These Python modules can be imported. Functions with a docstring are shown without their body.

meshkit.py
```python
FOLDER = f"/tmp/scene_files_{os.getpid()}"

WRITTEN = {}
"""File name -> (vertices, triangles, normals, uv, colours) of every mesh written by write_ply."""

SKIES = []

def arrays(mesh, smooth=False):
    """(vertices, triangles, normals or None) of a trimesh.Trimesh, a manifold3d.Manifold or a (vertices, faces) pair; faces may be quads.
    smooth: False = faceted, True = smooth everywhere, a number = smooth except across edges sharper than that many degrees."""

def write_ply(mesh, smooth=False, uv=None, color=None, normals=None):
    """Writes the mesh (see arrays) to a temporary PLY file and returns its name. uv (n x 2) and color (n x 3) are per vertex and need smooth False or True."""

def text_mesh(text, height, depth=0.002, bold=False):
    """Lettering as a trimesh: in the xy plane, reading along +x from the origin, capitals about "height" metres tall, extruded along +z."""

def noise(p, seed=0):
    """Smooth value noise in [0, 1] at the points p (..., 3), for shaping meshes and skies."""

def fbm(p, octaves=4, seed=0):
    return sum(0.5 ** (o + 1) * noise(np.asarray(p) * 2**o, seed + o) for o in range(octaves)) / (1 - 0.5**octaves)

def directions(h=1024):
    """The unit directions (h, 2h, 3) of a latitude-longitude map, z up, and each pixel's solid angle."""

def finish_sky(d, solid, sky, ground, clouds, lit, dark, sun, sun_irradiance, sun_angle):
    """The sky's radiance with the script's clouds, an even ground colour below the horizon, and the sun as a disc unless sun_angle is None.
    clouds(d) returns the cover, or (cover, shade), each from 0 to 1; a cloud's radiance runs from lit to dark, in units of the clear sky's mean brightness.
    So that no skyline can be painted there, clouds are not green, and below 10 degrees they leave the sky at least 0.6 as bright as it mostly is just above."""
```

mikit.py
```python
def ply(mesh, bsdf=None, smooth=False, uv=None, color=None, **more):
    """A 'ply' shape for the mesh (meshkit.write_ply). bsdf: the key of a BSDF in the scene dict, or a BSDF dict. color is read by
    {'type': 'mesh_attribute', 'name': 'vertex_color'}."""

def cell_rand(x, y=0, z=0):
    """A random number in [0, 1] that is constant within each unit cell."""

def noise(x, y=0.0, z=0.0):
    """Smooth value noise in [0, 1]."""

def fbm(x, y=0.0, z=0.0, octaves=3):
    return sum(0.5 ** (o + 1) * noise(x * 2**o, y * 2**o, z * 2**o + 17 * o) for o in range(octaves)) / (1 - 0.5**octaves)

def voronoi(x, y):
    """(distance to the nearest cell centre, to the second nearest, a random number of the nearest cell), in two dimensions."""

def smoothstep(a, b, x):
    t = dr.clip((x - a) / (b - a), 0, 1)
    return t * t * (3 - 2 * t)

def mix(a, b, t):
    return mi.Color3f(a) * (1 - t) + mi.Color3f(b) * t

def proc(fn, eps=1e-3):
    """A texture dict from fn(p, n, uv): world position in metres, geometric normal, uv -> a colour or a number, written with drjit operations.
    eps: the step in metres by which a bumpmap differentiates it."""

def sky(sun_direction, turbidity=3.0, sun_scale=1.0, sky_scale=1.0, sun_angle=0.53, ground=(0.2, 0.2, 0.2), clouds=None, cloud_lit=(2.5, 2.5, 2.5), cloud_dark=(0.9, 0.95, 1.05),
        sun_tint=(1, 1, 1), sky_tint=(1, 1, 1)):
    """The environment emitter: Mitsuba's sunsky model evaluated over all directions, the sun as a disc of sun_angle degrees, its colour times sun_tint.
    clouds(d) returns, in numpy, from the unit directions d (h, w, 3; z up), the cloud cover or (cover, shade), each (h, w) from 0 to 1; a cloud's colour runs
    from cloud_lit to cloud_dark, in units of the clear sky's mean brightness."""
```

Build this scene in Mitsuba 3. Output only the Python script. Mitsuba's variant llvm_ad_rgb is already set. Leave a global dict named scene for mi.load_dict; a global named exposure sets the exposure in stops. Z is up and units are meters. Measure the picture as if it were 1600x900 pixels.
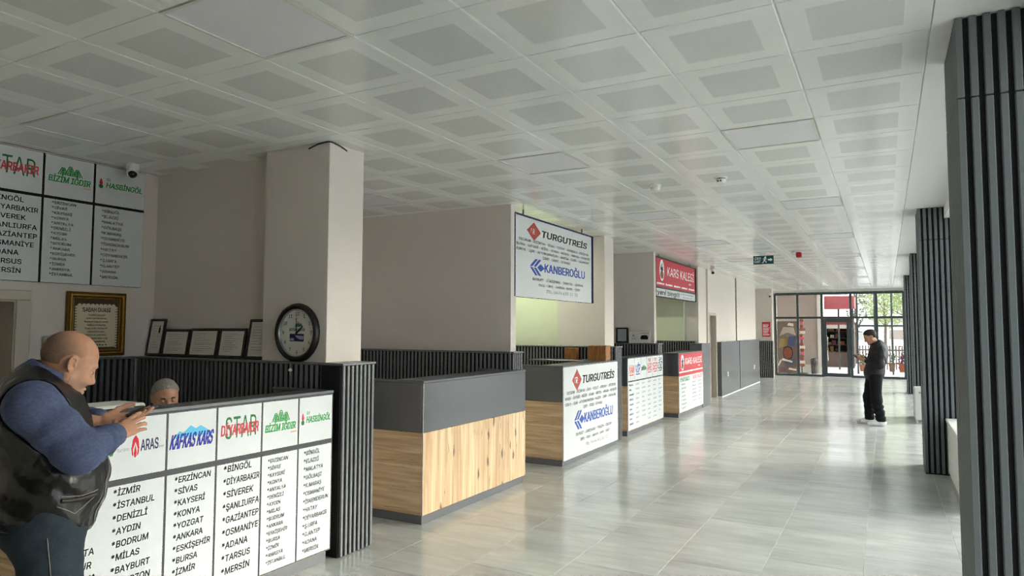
import math, numpy as np, trimesh, mitsuba as mi, drjit as dr, mikit, meshkit
import shapely.geometry as sg
from mikit import noise, fbm, cell_rand, smoothstep, mix, proc

T = mi.ScalarTransform4f
scene, labels = {}, {}
exposure = 3.85

# ---------------------------------------------------------------- camera, sky, exposure
CAM = np.array([0.0, 0.0, 1.6])
_yaw, _pit, _rol = math.radians(28.631), math.radians(3.425), math.radians(0.162)
_f = np.array([-math.sin(_yaw) * math.cos(_pit), math.cos(_yaw) * math.cos(_pit), math.sin(_pit)])
_r = np.array([math.cos(_yaw), math.sin(_yaw), 0.0])
_u = np.cross(_r, _f)
_up = -_r * math.sin(_rol) + _u * math.cos(_rol)
scene['camera'] = {'type': 'perspective', 'fov': math.degrees(2 * math.atan(800 / 1070.22)), 'fov_axis': 'x', 'near_clip': 0.05, 'far_clip': 500.0,
                   'to_world': T().look_at(origin=CAM.tolist(), target=(CAM + _f).tolist(), up=_up.tolist())}


def _clouds(d):
    n = meshkit.fbm(np.stack([d[..., 0] * 2.2, d[..., 1] * 2.2, d[..., 2] * 5], -1), 4, seed=3)
    return np.full(d.shape[:2], 0.93), np.clip((n - 0.35) * 1.2, 0, 0.6)


scene['sky'] = mikit.sky((0.72, 0.54, 0.36), turbidity=5, sun_scale=0.6, sun_angle=38, sun_tint=(.73, .96, 1.32), sky_scale=1.0, ground=(0.3, 0.3, 0.29), clouds=_clouds,
                         cloud_lit=(1.84, 1.94, 2.04), cloud_dark=(1.22, 1.31, 1.42))


# ---------------------------------------------------------------- helpers
def lin(c):
    if isinstance(c, str):
        c = [int(c[i:i + 2], 16) / 255 for i in (1, 3, 5)]
    else:
        c = [x / 255 for x in c]
    return [x / 12.92 if x < 0.04045 else ((x + 0.055) / 1.055) ** 2.4 for x in c]


def rgb(c):
    return {'type': 'rgb', 'value': lin(c)}


def mat(name, color, rough=0.5, spec=0.5, metallic=0.0, bump=None, two=True, **more):
    b = {'type': 'principled', 'base_color': color if isinstance(color, dict) else rgb(color), 'roughness': rough, 'metallic': metallic, **more}
    if metallic == 0:
        b['specular'] = spec
    if bump:
        b = {'type': 'bumpmap', 'arbitrary': bump[0], 'scale': bump[1], 'bsdf': b}
    scene['mat_' + name] = {'type': 'twosided', 'bsdf': b} if two else b
    return name


def ply(mesh, m=None, smooth=False, **more):
    return mikit.ply(mesh, 'mat_' + m if m else None, smooth, **more)


def num(key):
    if key not in USED:
        USED.add(key)
        return key
    k = 1
    while f'{key}_{k:03d}' in USED:
        k += 1
    USED.add(f'{key}_{k:03d}')
    return f'{key}_{k:03d}'


USED = set()


def thing(name, label=None, cat=None, group=None, kind=None):
    key = num(name)
    labels[key] = {k: v for k, v in (('label', label), ('category', cat), ('group', group), ('kind', kind)) if v}
    return key


def part(parent, name, shape, bsdf=None, smooth=False, label=None, kind=None, M=None, **more):
    """one entry; shape: a mesh or a ready ply dict"""
    key = num(f'{parent}__{name}' if parent else name)
    d = dict(shape) if isinstance(shape, dict) else ply(shape, bsdf, smooth, **more)
    if M is not None:
        d['to_world'] = M
    scene[key] = d
    if label or kind:
        labels[key] = {k: v for k, v in (('label', label), ('kind', kind)) if v}
    return key


def solo(name, mesh, bsdf, label=None, cat=None, group=None, kind=None, smooth=False, **more):
    key = thing(name, label, cat, group, kind)
    scene[key] = ply(mesh, bsdf, smooth, **more)
    return key


def move(*p):
    return T().translate([float(x) for x in p])


def cat(*ms):
    ms = [m for x in ms for m in (x if isinstance(x, (list, tuple)) else [x])]
    return trimesh.util.concatenate(ms) if len(ms) > 1 else ms[0]


def box(x0, x1, y0, y1, z0, z1, b=0.0):
    """axis-aligned box; b chamfers all edges"""
    lo, hi = np.minimum([x0, y0, z0], [x1, y1, z1]), np.maximum([x0, y0, z0], [x1, y1, z1])
    if b <= 0:
        m = trimesh.creation.box(hi - lo)
        m.apply_translation((lo + hi) / 2)
        return m
    b = min(b, (hi - lo).min() * 0.45)
    pts = []
    for sx in (0, 1):
        for sy in (0, 1):
            for sz in (0, 1):
                c = np.where([sx, sy, sz], hi, lo)
                i = np.where([sx, sy, sz], -b, b)
                for k in range(3):
                    q = c + i
                    q[k] = c[k]
                    pts.append(q)
    return trimesh.convex.convex_hull(np.array(pts))


def tube(path, r, n=8, closed=False):
    path = np.asarray(path, float)
    rr = np.broadcast_to(r, (len(path),))
    t = np.gradient(path, axis=0)
    if closed:
        t = np.roll(path, -1, 0) - np.roll(path, 1, 0)
    t /= np.linalg.norm(t, axis=1, keepdims=True) + 1e-12
    up = np.array([0, 0, 1.0]) if abs(t[:, 2]).mean() < 0.8 else np.array([1.0, 0, 0])
    a = np.cross(t, up)
    a /= np.linalg.norm(a, axis=1, keepdims=True) + 1e-12
    c = np.cross(t, a)
    ang = np.arange(n) * 2 * np.pi / n
    v = path[:, None] + rr[:, None, None] * (np.cos(ang)[None, :, None] * a[:, None] + np.sin(ang)[None, :, None] * c[:, None])
    m = len(path)
    f = []
    for i in range(m if closed else m - 1):
        for j in range(n):
            k, l = (i + 1) % m, (j + 1) % n
            f += [[i * n + j, i * n + l, k * n + l], [i * n + j, k * n + l, k * n + j]]
    v = v.reshape(-1, 3)
    if not closed:
        v = np.vstack([v, path[:1], path[-1:]])
        for j in range(n):
            f += [[len(v) - 2, (j + 1) % n, j], [len(v) - 1, (m - 1) * n + j, (m - 1) * n + (j + 1) % n]]
    mm = trimesh.Trimesh(v, f, process=False)
    mm.fix_normals()
    return mm


def lathe(profile, n=32):
    return trimesh.creation.revolve(np.asarray(profile, float), sections=n)


def rot(m, deg, axis, at=(0, 0, 0)):
    m = m.copy()
    m.apply_transform(trimesh.transformations.rotation_matrix(math.radians(deg), axis, at))
    return m


def shift(m, *d):
    m = m.copy()
    m.apply_translation(d)
    return m


# planar print: meshes made in (s, t, out) are set on a wall plane
class Plane:
    """facing '+x': s runs along +y; facing '-y': s runs along +x; facing '+y': s along -x"""

    def __init__(self, facing, at, s0=0.0, z0=0.0):
        self.facing, self.at, self.s0, self.z0 = facing, at, s0, z0

    def put(self, m):
        v = np.array(m.vertices)
        s, t, o = v[:, 0] + self.s0, v[:, 1] + self.z0, v[:, 2]
        if self.facing == '+x':
            w = np.stack([self.at + o, s, t], 1)
        elif self.facing == '-y':
            w = np.stack([s, self.at - o, t], 1)
        elif self.facing == '-x':
            w = np.stack([self.at - o, -s, t], 1)
        else:
            w = np.stack([-s, self.at + o, t], 1)
        return trimesh.Trimesh(w, m.faces, process=False)


def poly(pts, d=0.0008, holes=None):
    p = sg.Polygon(pts, holes).buffer(0)
    gs = getattr(p, 'geoms', [p])
    return cat([trimesh.creation.extrude_polygon(g, d, engine='earcut') for g in gs])


def disc(cx, cy, r, d=0.0008, n=28, r2=None):
    a = np.linspace(0, 2 * np.pi, n, endpoint=False)
    p = np.stack([cx + r * np.cos(a), cy + (r2 or r) * np.sin(a)], 1)
    return poly(p, d)


_TX = {}


def text(s, h, x=0.0, y=0.0, width=None, anchor='l', bold=True, skew=0.0, sx=1.0, d=0.0008, heavy=0.0):
    """flat lettering in (s, t): cap height h, left/centre/right at x, baseline y; width squeezes it to that length"""
    key = (s, bold)
    if key not in _TX:
        _TX[key] = meshkit.text_mesh(s, 1.0, 1.0, bold)
    m = _TX[key].copy()
    v = np.array(m.vertices)
    v[:, 0] -= v[:, 0].min()
    w = v[:, 0].max()
    k = (width / w) if width else h * sx
    v[:, 0] = v[:, 0] * k
    v[:, 1] *= h
    v[:, 2] *= d
    v[:, 0] += v[:, 1] * skew
    w = v[:, 0].max()
    v[:, 0] += x - {'l': 0, 'c': w / 2, 'r': w}[anchor]
    v[:, 1] += y
    one = trimesh.Trimesh(v, m.faces, process=False)
    return cat([shift(one, q * heavy * h, 0, 0) for q in (-1, 0, 1)]) if heavy else one
# ---------------------------------------------------------------- materials
ceilZ = 2.988
GX, GY, TL = -0.385, 3.63, 0.6      # ceiling grid origin and pitch


def _perf(p, n, uv):
    u, v = (p.x - GX) / TL, (p.y - GY) / TL
    fu, fv = u - dr.floor(u), v - dr.floor(v)
    inside = (dr.abs(fu - 0.5) < 0.315) & (dr.abs(fv - 0.5) < 0.315)
    a, b = p.x / 0.005, p.y / 0.005
    hole = (dr.square(a - dr.floor(a) - 0.5) + dr.square(b - dr.floor(b) - 0.5)) < 0.105
    tone = 1 + 0.03 * (cell_rand(dr.floor(u), dr.floor(v), 3) - 0.5)
    c = mi.Color3f(lin('#d8dbd8')) * tone
    c2 = mi.Color3f(lin('#cacdca')) * tone
    return dr.select(inside, dr.select(hole, c2 * 0.84, c2), c)


mat('ceiling_metal', proc(_perf), 0.2, 0.5)
mat('ceiling_plain', '#d8dad8', 0.3, 0.5)
mat('ceiling_grid', '#c8c9c0', 0.5, 0.3)
mat('lamp_frame', '#c9c9c2', 0.4)
mat('lamp_diffuser', '#d2d3d8', 0.3)


def _paint(p, n, uv):
    k = fbm(p.x * 1.1, p.y * 1.1, p.z * 1.1, 2) * 0.06 + fbm(p.x * 90, p.y * 90, p.z * 90, 2) * 0.03
    return mi.Color3f(lin('#d2cbc4')) * (0.96 + k)


mat('wall_paint', proc(_paint), 0.75, 0.25)
mat('wall_white', '#dddad2', 0.7, 0.3)
mat('wall_lamp_tint', '#d0d5bd', 0.7, 0.3)  # wall paint with the greenish booth lamp light put into its colour


def _floor(p, n, uv):
    k = dr.floor((p.x + 0.18) / 0.59)
    row = dr.floor((p.y - 0.75 - 0.37 * k) / 1.2)
    r1, r2 = cell_rand(k, row, 1), cell_rand(k, row, 2)
    q = fbm(p.x * 1.3 + r1 * 40, p.y * 4.6 + r2 * 40, 0.0, 4)
    q2 = fbm(p.x * 5 + r1 * 9, p.y * 26, 3.0, 3)
    q3 = noise(p.x * 160, p.y * 160)
    t = dr.clip(0.5 + (q - 0.5) * 1.0 + (q2 - 0.5) * 0.55 + (q3 - 0.5) * 0.14 + (r1 - 0.5) * 0.05, 0, 1)
    return mix(lin('#999c9a'), lin('#babdbb'), t)


def _floor_rough(p, n, uv):
    return 0.11 + 0.1 * fbm(p.x * 3, p.y * 9, 0.0, 3)


mat('floor_tile', proc(_floor), proc(_floor_rough), 0.5)
mat('grout', '#cbccc0', 0.7, 0.3)


def _lam(p, n, uv):
    return mi.Color3f(lin('#44484d')) * (0.97 + 0.06 * noise(p.x * 300, p.y * 300, p.z * 300))


mat('laminate', proc(_lam), 0.23, 1.0)
mat('kick', '#56585d', 0.3, .7)
mat('slat', '#585b5e', 0.32, 1.0)
mat('slat_column', '#666d6e', 0.5, 0.4)
mat('backing', '#17181a', 0.7, 0.3)
mat('backing_column', '#1d2224', 0.6, 0.3)


def _wood(p, n, uv):
    front = dr.abs(n.x) > 0.5
    a = dr.select(front, p.y, p.z)
    l = dr.select(front, p.z, p.x)
    plank = dr.floor(a / 0.118)
    tone = cell_rand(plank, 5, 1)
    off = cell_rand(plank, 7, 2) * 30
    w = fbm(a * 34 + off, l * 1.7 + off, 0.0, 4)
    g = fbm(a * 150, l * 4 + off, 2.0, 3)
    d1, d2, r = mikit.voronoi(a * 7.5 + off, l * 3.1 + off)
    knot = (1 - smoothstep(0.05, 0.2, d1 * (0.75 + 0.5 * noise(a * 60, l * 40)))) * dr.select(r > 0.62, 1.0, 0.0)
    crack = (1 - smoothstep(0.0, 0.05, dr.abs(w - 0.52))) * smoothstep(0.55, 0.75, noise(a * 11, l * 3.5 + off)) * 0.45
    t = dr.clip(0.55 + (w - 0.5) * 1.5 + (g - 0.5) * 0.5 + (tone - 0.5) * 0.25, 0, 1)
    c = mix(lin('#b3906a'), lin('#e0c49f'), t)
    return mix(c, lin('#5c3f26'), dr.clip(knot * 0.85 + crack, 0, 1))


mat('oak', proc(_wood), 0.4, 0.5)
mat('edge_light', '#b9bcc0', 0.4)
mat('vinyl', '#c9ced1', 0.35, 0.4)
mat('vinyl_wall', '#cdd1d2', 0.45, 0.4)
mat('ink', '#111214', 0.6, 0.2)
mat('ink_strip', '#33353b', 0.45, 0.4)
for _n, _c in (('red', '#c8182e'), ('green', '#178a3c'), ('blue', '#2b4a9e'), ('navy', '#1d2050'), ('cyan', '#58b7dc'), ('signred', '#bf3a47'), ('pink', '#d8647c'),
               ('violet', '#2b2c96'), ('orange', '#d98a2a'), ('grey', '#9aa0a8'), ('white', '#eef0f0'), ('brick', '#a8413a'), ('teal', '#0f4a52'), ('brown', '#7a4a35'), ('dgreen', '#1f6b3a')):
    mat('ink_' + _n, _c, 0.5, 0.3)
mat('alu_dark', '#3a4344', 0.4, 0.5)
mat('alu_black', '#1c2022', 0.45, 0.5)
mat('white_plastic', '#dedfdb', 0.35, 0.5)
mat('grey_plastic', '#a9aaa6', 0.4, 0.5)
mat('black_plastic', '#141414', 0.3, 0.5)
mat('black_frame', '#1a1715', 0.3, 0.5)
mat('red_plastic', '#b0202a', 0.35, 0.5)
mat('gold', '#e0b562', 0.3, metallic=1.0)
mat('dark_gold', '#6b5020', 0.35, metallic=0.8)
mat('steel', '#b8babb', 0.25, metallic=1.0)
mat('door_beige', '#aaa296', 0.5, 0.4)
mat('door_grey', '#857e76', 0.5, 0.4)
mat('jamb_cream', '#bdb5a8', 0.5, 0.4)
mat('paper', '#d3d1c8', 0.55, 0.35)
mat('parapet_white', '#d9dad6', 0.5, 0.4)
scene['mat_pane_glass'] = {'type': 'thindielectric', 'int_ior': 1.5}

# ---------------------------------------------------------------- floor
YN, YF = -14.0, 25.8                 # near and far ends of the hall
HALLX = -3.63                       # hall face of the columns and of the far left wall
floor = solo('floor', box(-6.0, 0.9, YN - 0.2, YF + 0.1, -0.12, -0.003), 'grout', 'grey stone-look porcelain floor of the hall', kind='structure')


def slab_tile(x0, x1, y0, y1, zt, zb, b, c=None):
    """tile with a chamfered rim (b across x, c across y), worked side at zt"""
    s, c = (1 if zt > zb else -1), c or b
    v = [[x0, y0, zb], [x1, y0, zb], [x1, y1, zb], [x0, y1, zb], [x0, y0, zt - s * b], [x1, y0, zt - s * b], [x1, y1, zt - s * b], [x0, y1, zt - s * b],
         [x0 + b, y0 + c, zt], [x1 - b, y0 + c, zt], [x1 - b, y1 - c, zt], [x0 + b, y1 - c, zt]]
    f = []
    for i in range(4):
        j = (i + 1) % 4
        f += [[i, j, j + 4], [i, j + 4, i + 4], [i + 4, j + 4, j + 8], [i + 4, j + 8, i + 8]]
    f += [[8, 9, 10], [8, 10, 11]]
    f = np.array(f)
    return trimesh.Trimesh(v, f if s > 0 else f[:, ::-1], process=False)


_full = ply(slab_tile(0.0015, 0.5885, 0.0015, 1.1985, 0.0, -0.006, 0.0015), 'floor_tile')
for k in range(-10, 2):
    x0 = -0.18 + 0.59 * k
    y = 0.75 + 0.37 * k + 1.2 * math.ceil(((-0.6 if k > -7 else 0.6) - 0.75 - 0.37 * k) / 1.2)
    while y < (YF if k > -7 else 16.0):
        if k == 1 or y + 1.2 > YF:
            part(floor, 'tile', slab_tile(x0 + .0015, min(x0 + .5885, 0.56), y + .0015, min(y + 1.1985, YF), 0.0, -0.006, .0015), 'floor_tile')
        else:
            part(floor, 'tile', _full, M=move(x0, y, 0))
        y += 1.2

# ---------------------------------------------------------------- ceiling
ceiling = solo('ceiling', box(-6.0, 1.0, YN - 0.2, YF + 0.2, ceilZ + 0.012, ceilZ + 0.1), 'ceiling_grid', 'white metal tile ceiling over the hall and booths', kind='structure')
LAMPS = [(i, j) for i in (-1,) for j in (2, 7, 12, 17, 22, 27, 32)] + [(i, j) for i in (-4,) for j in (-3, 2, 7, 12, 17, 22, 27, 32)] + [(i, j) for i in (-8,) for j in (-2, 3, 8, 15)]
_ct = ply(slab_tile(0.0012, TL - .0012, 0.0012, TL - .0012, ceilZ, ceilZ + 0.012, 0.0065, 0.003), 'ceiling_metal')
_far = []
_cells = [(i, j) for i in range(-9, 1) for j in range(-5, 38) if (i, j) not in LAMPS]
_cells.sort(key=lambda c: c[1])
_cells = [c for c in _cells if not (c[0] < -5.4 and c[1] > 12)]
for n, (i, j) in enumerate(_cells):
    if n < 290:
        part(ceiling, 'tile', _ct, M=move(GX + i * TL, GY + j * TL, 0))
    else:
        _far.append(slab_tile(GX + i * TL + .0012, GX + (i + 1) * TL - .0012, GY + j * TL + .0012, GY + (j + 1) * TL - .0012, ceilZ, ceilZ + 0.012, 0.0065, 0.003))
part(ceiling, 'tile_field', cat(_far), 'ceiling_metal', kind='stuff', label='far white metal ceiling tiles')
part(ceiling, 'edge_strip', slab_tile(GX + TL + 0.002, 0.98, YN, YF, ceilZ, ceilZ + 0.008, 0.003), 'ceiling_plain', label='plain white strip along the slatted columns')
part(ceiling, 'plain_field', cat([slab_tile(GX - 9 * TL, GX + TL, YN, GY - 5 * TL, ceilZ, ceilZ + 0.008, 0.003), slab_tile(GX - 9 * TL, GX - 5 * TL, GY + 13 * TL, YF, ceilZ, ceilZ + .008, .003)]), 'ceiling_plain')
mat('lamp_on', '#d8d8d2', 0.4)
for (i, j) in LAMPS:
    on = i == -8 and j > 4
    x0, y0 = GX + i * TL, GY + j * TL
    seq = [q[1] for q in LAMPS if q[0] == i]
    nth = ['first', 'second', 'third', 'fourth', 'fifth', 'sixth', 'seventh', 'eighth'][seq.index(j)]
    where = {-1: 'in the row beside the slatted columns', -4: 'in the middle row', -8: 'in the row above the booths'}[i]
    t = thing('ceiling_light', f'{"lit" if on else "unlit"} square ceiling light, {nth} {where}', 'ceiling light', 'square panel lights in the ceiling')
    part(t, 'frame', cat([box(x0 + .004, x0 + .022, y0 + .004, y0 + .596, ceilZ - .004, ceilZ + .008), box(x0 + .578, x0 + .596, y0 + .004, y0 + .596, ceilZ - .004, ceilZ + .008),
                          box(x0 + .022, x0 + .578, y0 + .004, y0 + .022, ceilZ - .004, ceilZ + .008), box(x0 + .022, x0 + .578, y0 + .578, y0 + .596, ceilZ - .004, ceilZ + .008)]), 'lamp_frame')
    dm = slab_tile(x0 + .022, x0 + .578, y0 + .022, y0 + .578, ceilZ + .001, ceilZ + .008, .001)
    if on:
        part(t, 'diffuser', dm, 'lamp_on', emitter={'type': 'area', 'radiance': {'type': 'rgb', 'value': [1.9, 2.05, 1.55]}})
    else:
        part(t, 'diffuser', dm, 'lamp_diffuser')

# ---------------------------------------------------------------- walls
wl = solo('wall_left', cat([box(-6.25, -6.13, 1.6, 3.0, 0, ceilZ), box(-6.15, -5.8, YN, 1.85, 0, ceilZ), box(-6.15, -5.8, 2.76, 15.0, 0, ceilZ), box(-6.15, -5.8, 1.85, 2.76, 1.81, ceilZ)]), 'wall_paint',
          'taupe painted rear wall behind the booths', kind='structure')
solo('wall_partition_1', box(-5.8, -4.2, 3.88, 4.05, 0, ceilZ), 'wall_paint', 'taupe partition wall behind the row of certificates', kind='structure')
solo('column', box(-4.256, -3.59, 3.75, 4.13, 0, ceilZ, 0.004), 'wall_paint', 'painted square column carrying the round clock', kind='structure')
solo('wall_partition_2', box(-5.8, HALLX, 6.62, 6.74, 0, ceilZ), 'wall_paint', 'taupe partition wall behind the bare oak counter', kind='structure')
solo('wall_partition_3', box(-5.8, -4.35, 9.60, 9.74, 0, ceilZ), 'wall_lamp_tint', 'pale partition wall under the white sign, green lamp light in its colour', kind='structure')
solo('column', box(-4.40, HALLX, 9.50, 9.88, 0, ceilZ, 0.004), 'wall_paint', 'painted square column right of the white sign', kind='structure')
solo('wall_partition_4', box(-5.8, HALLX, 11.94, 12.06, 0, ceilZ), 'wall_paint', 'taupe partition wall left of the red sign', kind='structure')
solo('wall_partition_5', box(-5.8, -3.9, 15.0, 15.15, 0, ceilZ), 'wall_lamp_tint', 'pale partition wall under the red sign, green lamp light in its colour', kind='structure')
solo('column', box(-4.0, -3.60, 15.10, 15.85, 0, ceilZ, 0.004), 'wall_paint', 'painted column between the red sign and the inner doorway', kind='structure')
DY0, DY1, WX = 15.92, 16.66, -3.56
wh = solo('wall_hall', cat([box(-3.8, WX, 15.85, DY0, 0, ceilZ), box(-3.8, WX, DY1, 22.3, 0, ceilZ), box(-3.8, WX, DY0, DY1, 1.96, ceilZ)]), 'wall_paint',
          'cream painted hall wall beyond the booths', kind='structure')
part(wh, 'joint_strip', box(WX, WX + .025, 19.1, 19.16, 1.3, ceilZ), 'door_grey', label='narrow vertical joint strip')
for y0, y1 in ((16.74, 19.02), (19.1, 22.3)):
    part(wh, 'cladding_panel', box(WX, -3.46, y0, y1, 0.018, 1.29, 0.004), 'laminate', label='flat anthracite cladding panel')
    part(wh, 'cladding_cap', box(WX, -3.45, y0, y1, 1.29, 1.305), 'kick')
    part(wh, 'skirting', box(WX, -3.452, y0, y1, 0.0, 0.018), 'wall_white')
solo('wall_recess', cat([box(-4.8, -4.6, 22.3, 24.6, 0, ceilZ), box(-4.8, -3.8, 22.1, 22.3, 0, ceilZ)]), 'wall_paint', 'recess wall at the far end of the hall', kind='structure')
ws = solo('wall_stub', box(-4.6, -3.36, 24.4, 24.62, 0, ceilZ), 'wall_paint', 'short end wall beside the glazed front', kind='structure')
solo('wall_end', cat([box(-6.0, -3.42, YF, YF + .2, 0, ceilZ), box(0.49, 1.0, YF, YF + .2, 0, ceilZ), box(-3.42, 0.49, YF, YF + .2, 2.87, ceilZ)]), 'wall_white', 'wall strip around the glazed front', kind='structure')


# slatted wainscot: backing + single slats + ledge, under a piece of the setting
def wainscot(holder, facing, at, s0, s1, pitch=0.052, w=0.026, mat_slat='slat', z1=1.335, back=0.12, ledge='slat', cap=0.018, over=0.012, dp=0.02):
    """s runs along the wall; 'at' is the plane of the slats' faces"""
    sg_ = {'-y': -1, '+x': 1}[facing]

    def bx(a0, a1, o0, o1, za, zb, b=0.0):
        return box(a0, a1, at - sg_ * o0, at - sg_ * o1, za, zb, b) if facing == '-y' else box(at - sg_ * o0, at - sg_ * o1, a0, a1, za, zb, b)
    w_ = num(f'{holder}__wainscot')
    scene[w_] = ply(bx(s0, s1, dp, back, 0.0, z1), 'backing')
    n = int((s1 - s0 - w) / pitch)
    e = (s1 - s0 - w - n * pitch) / 2
    one = ply(bx(0, w, 0, dp, 0.004, z1, 0.003), mat_slat)
    for k in range(n + 1):
        s = s0 + e + k * pitch
        part(w_, 'slat', one, M=move(s, 0, 0) if facing == '-y' else move(0, s, 0))
    part(w_, 'ledge', bx(s0, s1, -over, back, z1, z1 + cap, 0.003), ledge)
    return w_


P1, P2, C2, P4 = 'wall_partition_1', 'wall_partition_2', 'column_001', 'wall_partition_4'
wainscot(P1, '-y', 3.71, -5.74, -3.42, back=0.17)
wainscot('column', '+x', -3.385, 3.70, 4.06, pitch=0.0445, w=0.024, back=0.2, over=0.006)
wainscot('wall_left', '+x', -5.74, 2.9, 3.69, back=0.055)
wainscot(P2, '-y', 6.50, -5.78, -3.56, back=0.115)
wainscot(P2, '+x', -3.54, 6.51, 6.74, pitch=0.045, w=0.024, back=0.085)
wainscot('wall_partition_3', '-y', 9.34, -5.78, -3.45, back=0.15)
wainscot(C2, '+x', -3.42, 9.36, 9.64, pitch=0.045, w=0.024, back=0.2)
wainscot(P4, '-y', 11.84, -5.78, -3.56, back=0.095)
wainscot(P4, '+x', -3.54, 11.85, 12.13, pitch=0.045, w=0.024, back=0.08)
wainscot('wall_partition_5', '-y', 14.88, -5.78, -3.62, back=0.115)
wainscot(ws, '-y', 24.3, -4.4, -3.34, pitch=0.06, w=0.032, back=0.098, z1=1.21)
part('column_002', 'cladding', box(-3.60, -3.36, 14.35, 15.1, 0, 1.29, .004), 'laminate', label='flat anthracite cladding block')
part('column_002', 'cladding_cap', box(-3.62, -3.35, 14.34, 15.12, 1.29, 1.308), 'kick')

# inner doorway in the hall wall, rear door of the first booth
d = thing('door_1', 'grey-brown inner door in the cream hall wall', kind='structure')
part(d, 'leaf', box(-3.7, -3.66, DY0 + .03, DY1 - .03, 0.0, 1.93, .003), 'door_grey')
part(d, 'casing', cat([box(-3.7, WX + .012, DY0, DY0 + .035, 0, 1.96), box(-3.7, WX + .012, DY1 - .035, DY1 + .03, 0, 1.96), box(-3.7, WX + .012, DY0, DY1, 1.925, 1.99)]), 'jamb_cream')
part(d, 'handle', cat([box(-3.66, -3.645, DY0 + .07, DY0 + .1, .92, 1.1, .003), tube([(-3.65, DY0 + .085, 1.03), (-3.61, DY0 + .085, 1.03), (-3.605, DY0 + .19, 1.03)], .009)]), 'steel')
d = thing('door_2', 'beige door at the rear wall behind the standing man', kind='structure')
part(d, 'leaf', box(-6.06, -6.02, 1.9, 2.74, 0.0, 1.79, .003), 'door_beige')
part(d, 'casing', cat([box(-5.8, -5.775, 2.755, 2.855, 0, 1.81, .004), box(-5.8, -5.775, 1.75, 1.855, 0, 1.81, .004), box(-5.8, -5.775, 1.75, 2.855, 1.81, 1.885, .004)]), 'jamb_cream')
part(d, 'jamb_lining', cat([box(-6.1, -5.79, 2.745, 2.765, 0, 1.81), box(-6.1, -5.79, 1.85, 1.865, 0, 1.81), box(-6.1, -5.79, 1.85, 2.765, 1.795, 1.815)]), 'door_beige')
part(d, 'handle', cat([box(-6.02, -6.008, 1.96, 1.99, .92, 1.1, .003), tube([(-6.01, 1.975, 1.03), (-5.97, 1.975, 1.03), (-5.965, 2.09, 1.03)], .009)]), 'steel')

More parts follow.
